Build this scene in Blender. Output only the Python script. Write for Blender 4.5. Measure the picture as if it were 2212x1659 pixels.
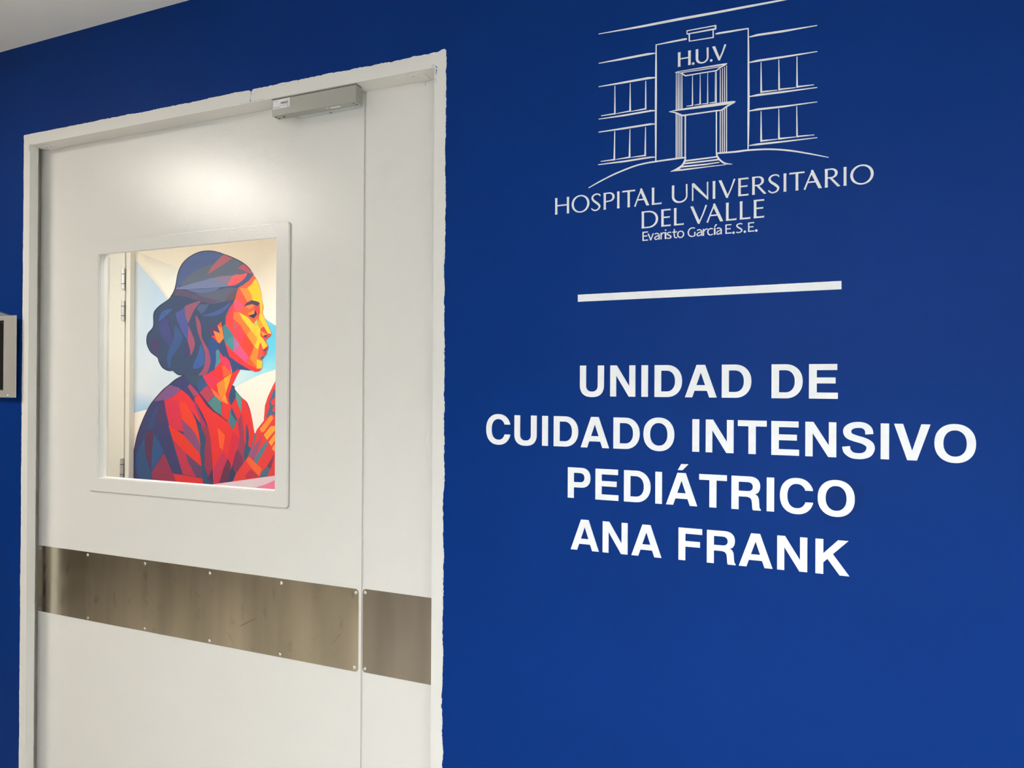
import bpy, bmesh, math, random
from mathutils import Vector, Matrix
from mathutils.geometry import tessellate_polygon
# ------------------------------------------------------------------ scene, camera, light
for o in list(bpy.data.objects): bpy.data.objects.remove(o)
SC = bpy.context.scene
COL = SC.collection
random.seed(7)
cam_d = bpy.data.cameras.new('camera'); cam = bpy.data.objects.new('camera', cam_d); COL.objects.link(cam)
cam_d.sensor_fit = 'HORIZONTAL'; cam_d.sensor_width = 36.0; cam_d.lens = 1469.607 / 2212 * 36.0
cam_d.clip_start = 0.02; cam_d.clip_end = 60
YAW, PITCH, ROLL = (-0.382875, 0.00388, 0.005471)
fwd = Vector((math.sin(YAW)*math.cos(PITCH), math.cos(YAW)*math.cos(PITCH), math.sin(PITCH)))
rgt = Vector((math.cos(YAW), -math.sin(YAW), 0)); up = rgt.cross(fwd)
r2 = math.cos(ROLL)*rgt + math.sin(ROLL)*up; u2 = -math.sin(ROLL)*rgt + math.cos(ROLL)*up
cam.matrix_world = Matrix(((r2.x, u2.x, -fwd.x, 0.8553), (r2.y, u2.y, -fwd.y, -1.33451), (r2.z, u2.z, -fwd.z, 1.46), (0,0,0,1)))
SC.camera = cam
world = bpy.data.worlds.new('sky'); SC.world = world; world.use_nodes = True
bg = world.node_tree.nodes['Background']; bg.inputs[0].default_value = (0.72, 0.85, 1.0, 1); bg.inputs[1].default_value = SKY = 3.3
SC.view_settings.view_transform = 'Standard'; SC.view_settings.look = 'None'
SC.view_settings.gamma = 1.0; SC.view_settings.use_curve_mapping = False
SC.view_settings.exposure = -0.06
HALL_LIGHT = 30.0        # emission of the hallway ceiling panels
ROOM_LIGHT = 23.0        # emission of the panels in the room behind the door
HALL_TINT = (1.0, 0.935, 0.835)
ROOM_TINT = (0.99, 0.99, 1.0)

# ------------------------------------------------------------------ materials
def s2l(c):
    return tuple(((v/255)/12.92 if v/255 <= .04045 else ((v/255+.055)/1.055)**2.4) for v in c)
def mat(name, col, rough=.5, metal=0.0, spec=.5, bump=None, vary=0.0, vscale=4.0, aniso=0.0, rvar=0.0, rscale=(8,8,8), coat=0.0):
    m = bpy.data.materials.new(name); m.use_nodes = True
    nt = m.node_tree; b = nt.nodes['Principled BSDF']
    b.inputs['Base Color'].default_value = (*col, 1); b.inputs['Roughness'].default_value = rough
    b.inputs['Metallic'].default_value = metal; b.inputs['Specular IOR Level'].default_value = spec
    b.inputs['Anisotropic'].default_value = aniso; b.inputs['Coat Weight'].default_value = coat
    tc = nt.nodes.new('ShaderNodeTexCoord')
    if vary:
        n = nt.nodes.new('ShaderNodeTexNoise'); n.inputs['Scale'].default_value = vscale; n.inputs['Detail'].default_value = 5
        nt.links.new(tc.outputs['Object'], n.inputs['Vector'])
        r = nt.nodes.new('ShaderNodeValToRGB')
        r.color_ramp.elements[0].position = .3; r.color_ramp.elements[1].position = .7
        r.color_ramp.elements[0].color = (*[c*(1-vary) for c in col], 1); r.color_ramp.elements[1].color = (*[min(c*(1+vary), 1) for c in col], 1)
        nt.links.new(n.outputs['Fac'], r.inputs['Fac']); nt.links.new(r.outputs['Color'], b.inputs['Base Color'])
    if rvar:
        mp = nt.nodes.new('ShaderNodeMapping'); mp.inputs['Scale'].default_value = rscale
        nt.links.new(tc.outputs['Object'], mp.inputs['Vector'])
        n = nt.nodes.new('ShaderNodeTexNoise'); n.inputs['Scale'].default_value = 1.0; n.inputs['Detail'].default_value = 6
        nt.links.new(mp.outputs['Vector'], n.inputs['Vector'])
        mr = nt.nodes.new('ShaderNodeMapRange'); mr.inputs['From Min'].default_value = .3; mr.inputs['From Max'].default_value = .7
        mr.inputs['To Min'].default_value = max(rough-rvar, .02); mr.inputs['To Max'].default_value = rough+rvar
        nt.links.new(n.outputs['Fac'], mr.inputs['Value']); nt.links.new(mr.outputs['Result'], b.inputs['Roughness'])
    if bump:
        sc, st, dist = bump[:3]
        n = nt.nodes.new('ShaderNodeTexNoise'); n.inputs['Scale'].default_value = sc; n.inputs['Detail'].default_value = 2
        if len(bump) > 3:
            mp = nt.nodes.new('ShaderNodeMapping'); mp.inputs['Scale'].default_value = bump[3]
            nt.links.new(tc.outputs['Object'], mp.inputs['Vector']); nt.links.new(mp.outputs['Vector'], n.inputs['Vector'])
        else:
            nt.links.new(tc.outputs['Object'], n.inputs['Vector'])
        bp = nt.nodes.new('ShaderNodeBump'); bp.inputs['Strength'].default_value = st; bp.inputs['Distance'].default_value = dist
        nt.links.new(n.outputs['Fac'], bp.inputs['Height']); nt.links.new(bp.outputs['Normal'], b.inputs['Normal'])
    return m
def emit(name, col, strength):
    m = bpy.data.materials.new(name); m.use_nodes = True; nt = m.node_tree
    for n in list(nt.nodes): nt.nodes.remove(n)
    e = nt.nodes.new('ShaderNodeEmission'); e.inputs[0].default_value = (*col, 1); e.inputs[1].default_value = strength
    o = nt.nodes.new('ShaderNodeOutputMaterial'); nt.links.new(e.outputs[0], o.inputs[0]); return m
BLUE = (0.0002, 0.0255, 0.167)
M = {}
M['blue'] = mat('blue_wall_paint', BLUE, .5, spec=.08, bump=(900, .10, .0006), vary=.05, vscale=3)
M['touchup'] = mat('fresh_blue_paint', tuple(c*.86 for c in BLUE), .38, spec=.08, vary=.06, vscale=20)
M['bluepaint'] = mat('blue_paint_smear', s2l((70,120,175)), .5)
M['white'] = mat('white_enamel', (.755, .735, .695), .15, spec=.5, bump=(430, .36, .0009))
M['frame'] = mat('white_frame_enamel', (.755, .735, .695), .42, spec=.45, bump=(300, .06, .0006))
M['cream'] = mat('cream_enamel', (.72, .68, .565), .4)
M['ceil'] = mat('ceiling_paint', (.88, .865, .84), .8, bump=(500, .1, .001))
M['vinyl'] = mat('white_vinyl', (.89, .89, .91), .36, spec=.5, bump=(90, .12, .0008), vary=.04, vscale=40)
M['logo'] = mat('logo_vinyl', (.83, .82, .81), .5)
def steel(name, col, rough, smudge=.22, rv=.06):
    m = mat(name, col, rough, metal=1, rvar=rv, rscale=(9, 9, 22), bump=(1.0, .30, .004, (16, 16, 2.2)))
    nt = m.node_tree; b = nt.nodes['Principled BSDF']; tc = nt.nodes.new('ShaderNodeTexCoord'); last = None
    for sc, lo, hi, w, det in (((6.5, 6.5, .9), .40, .62, .30, 3), ((26, 26, 17), .60, .74, smudge, 4)):      # vertical reflection bands painted into the colour, hand smudges
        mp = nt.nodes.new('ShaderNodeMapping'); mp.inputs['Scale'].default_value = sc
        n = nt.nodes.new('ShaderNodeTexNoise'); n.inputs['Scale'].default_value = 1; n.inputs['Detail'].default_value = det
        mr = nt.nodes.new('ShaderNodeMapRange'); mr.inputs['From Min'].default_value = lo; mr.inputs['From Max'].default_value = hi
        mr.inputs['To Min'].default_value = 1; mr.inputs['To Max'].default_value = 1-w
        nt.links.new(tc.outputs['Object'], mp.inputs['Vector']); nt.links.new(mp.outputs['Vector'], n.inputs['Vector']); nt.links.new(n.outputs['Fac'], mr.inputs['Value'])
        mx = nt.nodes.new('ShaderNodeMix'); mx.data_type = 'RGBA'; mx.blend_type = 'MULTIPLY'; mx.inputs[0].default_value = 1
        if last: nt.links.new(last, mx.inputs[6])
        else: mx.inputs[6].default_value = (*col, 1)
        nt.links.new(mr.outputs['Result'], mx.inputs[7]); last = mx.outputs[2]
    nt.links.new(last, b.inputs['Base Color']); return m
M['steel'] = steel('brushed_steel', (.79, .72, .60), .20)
M['steelside'] = steel('brushed_steel_side', (.50, .45, .40), .27, 0.0, 0.0)  # darker copy of the plate steel, its dimmer reflection put into the colour
M['scratch'] = mat('scratch', (.24, .21, .17), .4, metal=.8)
M['shadow_ring'] = mat('shadow_ring_grey', (.22, .21, .20), .7)  # grey standing in for shade beside the window trim
M['plate'] = mat('satin_steel', (.60, .575, .53), .42, metal=.55, rvar=.05, rscale=(30, 30, 30))
M['screw'] = mat('screw_steel', (.86, .85, .83), .22, metal=1)
M['alu'] = mat('anodised_aluminium', (.43, .435, .40), .40, metal=.75, rvar=.05, rscale=(5, 200, 200))
M['aludark'] = mat('grey_cap', (.33, .32, .29), .5, metal=.5)
M['zinc'] = mat('zinc_armature', (.66, .71, .72), .3, metal=.85)
M['label'] = mat('paper_label', (.80, .79, .81), .6)
M['ink'] = mat('black_ink', (.03, .03, .03), .6)
M['grey_ink'] = mat('grey_ink', (.33, .33, .33), .6)
M['red_ink'] = mat('red_marker', (.42, .06, .05), .6)
M['black'] = mat('black_gloss', (.008, .008, .009), .06, spec=.6)
M['dark'] = mat('dark_cavity', (.02, .02, .02), .7)
M['greyhood'] = mat('grey_hood', (.20, .23, .28), .5)
M['floor'] = mat('vinyl_floor', (.52, .47, .385), .4, vary=.08, vscale=2.5)
M['wallcream'] = mat('cream_wall_paint', (.60, .56, .48), .7, vary=.03)
M['wallwhite'] = mat('white_wall_paint', (.80, .79, .77), .7)
M['hinge'] = mat('hinge_steel', (.50, .50, .47), .4, metal=.7)
M['lightframe'] = mat('light_frame', (.8, .8, .8), .4)
M['hall_diffuser'] = emit('hall_diffuser', HALL_TINT, HALL_LIGHT)
M['added_diffuser'] = emit('added_diffuser', (.92, .975, 1.0), HALL_LIGHT*3.4)  # stronger emission for the two added panels out of view
M['room_diffuser'] = emit('room_diffuser', ROOM_TINT, ROOM_LIGHT)
def glass_mat():
    m = bpy.data.materials.new('window_glass'); m.use_nodes = True; nt = m.node_tree
    for n in list(nt.nodes): nt.nodes.remove(n)
    tr = nt.nodes.new('ShaderNodeBsdfTransparent'); tr.inputs[0].default_value = (.985, .99, .985, 1)
    gl = nt.nodes.new('ShaderNodeBsdfGlossy'); gl.inputs['Roughness'].default_value = .02
    lw = nt.nodes.new('ShaderNodeLayerWeight'); lw.inputs[0].default_value = .5
    pw = nt.nodes.new('ShaderNodeMath'); pw.operation = 'POWER'; pw.inputs[1].default_value = 5
    fr = nt.nodes.new('ShaderNodeMath'); fr.operation = 'MULTIPLY_ADD'; fr.inputs[1].default_value = .96; fr.inputs[2].default_value = .018
    nt.links.new(lw.outputs['Facing'], pw.inputs[0]); nt.links.new(pw.outputs[0], fr.inputs[0])
    mx = nt.nodes.new('ShaderNodeMixShader'); o = nt.nodes.new('ShaderNodeOutputMaterial')
    nt.links.new(fr.outputs[0], mx.inputs[0]); nt.links.new(tr.outputs[0], mx.inputs[1]); nt.links.new(gl.outputs[0], mx.inputs[2]); nt.links.new(mx.outputs[0], o.inputs[0])
    return m
M['glass'] = glass_mat()

# ------------------------------------------------------------------ helpers
def link(name, me, m, parent=None, loc=(0,0,0)):
    o = bpy.data.objects.new(name, me); COL.objects.link(o)
    if m is not None and not me.materials:
        for k in (m if isinstance(m, (list, tuple)) else [m]): me.materials.append(M[k])
    o.location = loc
    if parent is not None: o.parent = parent
    return o
def empty(name, loc=(0,0,0), parent=None):
    o = bpy.data.objects.new(name, None); COL.objects.link(o); o.location = loc; o.empty_display_size = .05
    if parent is not None: o.parent = parent
    return o
def tag(o, label, cat=None, group=None, kind=None):
    o['label'] = label
    if cat: o['category'] = cat
    if group: o['group'] = group
    if kind: o['kind'] = kind
    return o
def struct(o, label):
    o['kind'] = 'structure'; o['label'] = label; return o
def area2(l): return sum(l[i-1][0]*l[i][1]-l[i][0]*l[i-1][1] for i in range(len(l)))
def prism_into(V, Fc, loops, y0, y1, ox=0, oz=0):
    """loops in (x,z): outer ring then holes; front face at y0 (towards the hall), back at y1"""
    ls = []
    for i, l in enumerate(loops):
        l = [p for j, p in enumerate(l) if abs(p[0]-l[j-1][0])+abs(p[1]-l[j-1][1]) > 1e-7]
        if (area2(l) > 0) != (i == 0): l = l[::-1]
        ls.append(l)
    flat = [p for l in ls for p in l]; n = len(flat); base = len(V)
    V += [(p[0]-ox, y0, p[1]-oz) for p in flat] + [(p[0]-ox, y1, p[1]-oz) for p in flat]
    for t in tessellate_polygon([[Vector((p[0], p[1], 0)) for p in l] for l in ls]):
        a, b, c = t
        A, B, C_ = flat[a], flat[b], flat[c]
        if (B[0]-A[0])*(C_[1]-A[1])-(C_[0]-A[0])*(B[1]-A[1]) < 0: b, c = c, b
        Fc.append((base+a, base+b, base+c)); Fc.append((base+n+a, base+n+c, base+n+b))
    k = 0
    for l in ls:
        m = len(l)
        for i in range(m):
            j = (i+1) % m
            Fc.append((base+k+j, base+k+i, base+n+k+i, base+n+k+j))
        k += m
def mesh(name, V, Fc, smooth=False):
    me = bpy.data.meshes.new(name); me.from_pydata(V, [], Fc); me.update()
    if smooth: me.polygons.foreach_set('use_smooth', [True]*len(me.polygons))
    return me
def prism(name, polys, y0, y1, m, parent=None, loc=(0,0,0), step=0.0):
    """polys: list of loop-lists in world x,z; mesh is stored relative to loc"""
    V, Fc = [], []
    for k, loops in enumerate(polys): prism_into(V, Fc, loops, y0-loc[1]-k*step, y1-loc[1], loc[0], loc[2])
    return link(name, mesh(name, V, Fc), m, parent, (0,0,0))
def box(name, x0, x1, y0, y1, z0, z1, m, parent=None, bev=0.0, loc=(0,0,0), seg=2):
    bm = bmesh.new(); bmesh.ops.create_cube(bm, size=1)
    for v in bm.verts: v.co = Vector(((x0+x1)/2+v.co.x*(x1-x0)-loc[0], (y0+y1)/2+v.co.y*(y1-y0)-loc[1], (z0+z1)/2+v.co.z*(z1-z0)-loc[2]))
    if bev: bmesh.ops.bevel(bm, geom=bm.edges[:], offset=bev, segments=seg, affect='EDGES', profile=.5)
    me = bpy.data.meshes.new(name); bm.to_mesh(me); bm.free()
    return link(name, me, m, parent)
def rrect(x0, x1, z0, z1, r, n=6, rs=None):
    rs = rs or (r, r, r, r); o = []
    for (cx, cz, a), rr in zip(((x0, z0, 180), (x1, z0, 270), (x1, z1, 0), (x0, z1, 90)), rs):
        sx = 1 if cx == x0 else -1; sz = 1 if cz == z0 else -1
        if rr <= 0: o.append((cx, cz)); continue
        for i in range(n+1):
            t = math.radians(a+90*i/n); o.append((cx+sx*rr+rr*math.cos(t), cz+sz*rr+rr*math.sin(t)))
    return o
def dome_mesh(name, r, h, seg=16, slot=True):
    """screw head facing -Y with a cross recess"""
    bm = bmesh.new(); prof = [(r, 0), (r*.97, -h*.35), (r*.75, -h*.8), (r*.42, -h), ]
    rings = []
    for rr, y in prof: rings.append([bm.verts.new((rr*math.cos(2*math.pi*i/seg), y, rr*math.sin(2*math.pi*i/seg))) for i in range(seg)])
    for a, b in zip(rings, rings[1:]):
        for i in range(seg): bm.faces.new((a[i], a[(i+1) % seg], b[(i+1) % seg], b[i]))
    c = bm.verts.new((0, -h*.45, 0))
    for i in range(seg): bm.faces.new((rings[-1][i], rings[-1][(i+1) % seg], c))
    bm.normal_update(); bmesh.ops.recalc_face_normals(bm, faces=bm.faces[:])
    me = bpy.data.meshes.new(name); bm.to_mesh(me); bm.free(); return me
def cyl(name, p0, p1, r, m, parent=None, seg=20, loc=(0,0,0), bev=0.0):
    p0, p1 = Vector(p0)-Vector(loc), Vector(p1)-Vector(loc); d = p1-p0
    bm = bmesh.new(); bmesh.ops.create_cone(bm, cap_ends=True, segments=seg, radius1=r, radius2=r, depth=d.length)
    if bev: bmesh.ops.bevel(bm, geom=[e for e in bm.edges if e.calc_face_angle(0) > 1], offset=bev, segments=2, affect='EDGES')
    bm.transform(Matrix.Translation((p0+p1)/2) @ d.to_track_quat('Z', 'Y').to_matrix().to_4x4())
    me = bpy.data.meshes.new(name); bm.to_mesh(me); bm.free()
    return link(name, me, m, parent)

# ------------------------------------------------------------------ outline tables (metres on their own plane)
BOLD = {
'I':[[(64,0),(64,718),(214,718),(214,0)]],
'N':[[(69,0),(69,718),(224,718),(513,242),(513,718),(654,718),(654,0),(503,0),(210,482),(210,0)]],
'U':[[(72,718),(72,262),(74,214),(79,177),(88,144),(100,114),(115,87),(134,62),(156,41),(181,23),(209,8),(239,-4),(274,-12),(312,-17),(361,-19),(411,-17),(449,-12),(484,-4),(514,8),(542,23),(567,41),(589,62),(608,87),(623,114),(635,144),(644,177),(649,214),(651,262),(651,718),(501,718),(501,252),(500,224),(495,200),(488,180),(478,162),(465,146),(449,133),(432,123),(412,115),(389,111),(361,109),(334,111),(311,115),(291,123),(274,133),(258,146),(245,162),(235,180),(228,200),(223,224),(222,252),(222,718)]],
'D':[[(76,0),(76,718),(350,718),(391,716),(428,711),(462,702),(495,689),(526,673),(554,654),(581,631),(604,606),(625,578),(643,547),(658,514),(670,479),(678,442),(683,403),(685,359),(683,315),(678,276),(670,239),(658,204),(643,171),(625,140),(604,112),(581,87),(554,64),(526,45),(495,29),(462,16),(428,7),(391,2),(350,0)],[(226,126),(345,126),(366,127),(392,132),(415,139),(436,149),(455,162),(472,178),(487,196),(500,217),(511,239),(520,264),(526,292),(530,322),(531,359),(530,396),(526,426),(520,454),(511,479),(500,501),(487,522),(472,540),(455,556),(436,569),(415,579),(392,586),(366,591),(345,592),(226,592)]],
'A':[[(20,0),(269,718),(452,718),(702,0),(541,0),(491,146),(228,146),(178,0)],[(268,271),(453,271),(361,545)]],
'Á':[[(20,0),(269,718),(452,718),(702,0),(541,0),(491,146),(228,146),(178,0)],[(268,271),(453,271),(361,545)],[(276,781),(382,781),(510,918),(352,918)]],
'E':[[(76,0),(76,718),(609,718),(609,592),(226,592),(226,440),(578,440),(578,316),(226,316),(226,128),(621,128),(621,0)]],
'F':[[(76,0),(76,718),(587,718),(587,592),(226,592),(226,430),(540,430),(540,306),(226,306),(226,0)]],
'T':[[(231,0),(231,592),(14,592),(14,718),(598,718),(598,592),(381,592),(381,0)]],
'P':[[(76,0),(76,718),(400,718),(442,716),(475,710),(506,700),(533,685),(557,668),(578,646),(595,621),(609,594),(619,562),(625,528),(627,485),(625,442),(619,408),(609,376),(595,349),(578,324),(557,302),(533,285),(506,270),(475,260),(442,254),(400,252),(226,252),(226,0)],[(226,376),(380,376),(401,379),(422,384),(440,393),(455,405),(467,420),(476,438),(481,459),(483,485),(481,511),(476,532),(467,550),(455,565),(440,577),(422,586),(401,591),(380,594),(226,594)]],
'R':[[(76,0),(76,718),(440,718),(478,716),(509,712),(536,704),(562,694),(584,681),(604,665),(622,647),(636,626),(647,603),(655,578),(660,550),(662,515),(660,480),(655,452),(647,427),(636,404),(622,383),(604,365),(560,345),(610,310),(636,250),(643,150),(648,70),(662,38),(677,24),(677,0),(515,0),(503,40),(496,150),(486,220),(455,262),(400,280),(226,280),(226,0)],[(226,402),(400,402),(434,404),(457,410),(476,421),(491,435),(503,452),(510,473),(512,499),(510,525),(503,546),(491,563),(476,577),(457,588),(434,594),(400,596),(226,596)]],
'K':[[(87,0),(87,718),(237,718),(237,428),(510,718),(702,718),(415,425),(722,0),(540,0),(312,318),(237,240),(237,0)]],
'V':[[(19,718),(250,0),(418,0),(648,718),(492,718),(336,190),(178,718)]],
'O':[[(734,359),(731,423),(721,478),(706,529),(684,575),(656,616),(624,652),(586,682),(544,706),(498,723),(448,734),(389,737),(330,734),(280,723),(234,706),(192,682),(154,652),(122,616),(94,575),(72,529),(57,478),(47,423),(44,359),(47,295),(57,240),(72,189),(94,143),(122,102),(154,66),(192,36),(234,12),(280,-5),(330,-16),(389,-19),(448,-16),(498,-5),(544,12),(586,36),(624,66),(656,102),(684,143),(706,189),(721,240),(731,295)],[(583,359),(581,402),(576,439),(567,473),(555,504),(539,532),(521,556),(500,576),(476,592),(450,604),(422,611),(389,613),(356,611),(328,604),(302,592),(278,576),(257,556),(239,532),(223,504),(211,473),(202,439),(197,402),(195,359),(197,316),(202,279),(211,245),(223,214),(239,186),(257,162),(278,142),(302,126),(328,114),(356,107),(389,105),(422,107),(450,114),(476,126),(500,142),(521,162),(539,186),(555,214),(567,245),(576,279),(581,316)]],
'C':[[(681,482),(682,505),(673,535),(661,563),(647,590),(631,614),(613,637),(593,657),(572,676),(549,692),(525,705),(498,717),(471,726),(441,732),(409,736),(372,737),(335,736),(303,732),(273,726),(246,717),(219,705),(195,692),(172,676),(151,657),(131,637),(113,614),(97,590),(83,563),(71,535),(62,505),(54,473),(48,439),(45,402),(44,359),(45,316),(48,279),(54,245),(62,213),(71,183),(83,155),(97,128),(113,104),(131,81),(151,61),(172,42),(195,26),(219,13),(246,1),(273,-8),(303,-14),(335,-18),(372,-19),(409,-18),(441,-14),(471,-8),(498,1),(525,13),(549,26),(572,42),(593,61),(613,81),(631,104),(647,128),(661,155),(673,183),(682,213),(684,240),(538,240),(532,222),(524,204),(516,188),(506,172),(495,159),(483,146),(470,135),(457,126),(442,119),(427,113),(410,108),(393,106),(372,105),(351,106),(334,108),(317,113),(302,119),(287,126),(274,135),(261,146),(249,159),(238,172),(228,188),(220,204),(212,222),(205,241),(200,261),(196,283),(192,305),(191,330),(190,359),(191,388),(192,413),(196,435),(200,457),(205,477),(212,496),(220,514),(228,530),(238,546),(249,559),(261,572),(274,583),(287,592),(302,599),(317,605),(334,610),(351,612),(372,613),(393,612),(410,610),(427,605),(442,599),(457,592),(470,583),(483,572),(495,559),(506,546),(516,530),(524,514),(532,496),(532,482)]],
'S':[[(459,485),(458,504),(456,528),(455,548),(452,559),(448,568),(438,582),(426,595),(414,604),(400,610),(382,614),(360,616),(337,616),(312,614),(286,611),(263,605),(245,597),(230,587),(216,574),(205,560),(201,552),(202,550),(203,547),(204,541),(206,532),(208,522),(210,515),(211,509),(216,503),(230,494),(256,482),(288,470),(321,459),(351,449),(384,440),(421,430),(457,417),(491,402),(524,385),(556,364),(585,338),(608,306),(623,271),(630,235),(630,198),(623,161),(610,125),(593,91),(569,59),(540,34),(508,16),(478,5),(449,-4),(420,-11),(389,-16),(359,-18),(329,-18),(297,-17),(263,-14),(225,-7),(188,5),(152,24),(121,47),(92,73),(67,105),(50,143),(42,180),(39,207),(37,223),(183,241),(185,223),(187,202),(190,185),(193,175),(200,163),(213,146),(228,130),(242,119),(258,112),(280,106),(306,103),(331,102),(354,102),(374,104),(393,108),(411,114),(428,123),(444,133),(455,142),(461,151),(467,163),(475,180),(480,198),(482,212),(482,221),(481,229),(479,235),(475,242),(466,252),(449,266),(427,280),(403,293),(378,303),(349,311),(314,321),(279,331),(245,342),(208,354),(171,368),(134,387),(103,413),(81,442),(66,471),(58,498),(53,526),(54,559),(62,594),(79,628),(103,656),(131,678),(161,697),(195,713),(230,724),(266,731),(301,734),(333,736),(365,736),(398,733),(432,727),(466,716),(499,699),(528,678),(554,653),(578,621),(593,582),(600,545),(603,516),(605,499)]],
}
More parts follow.
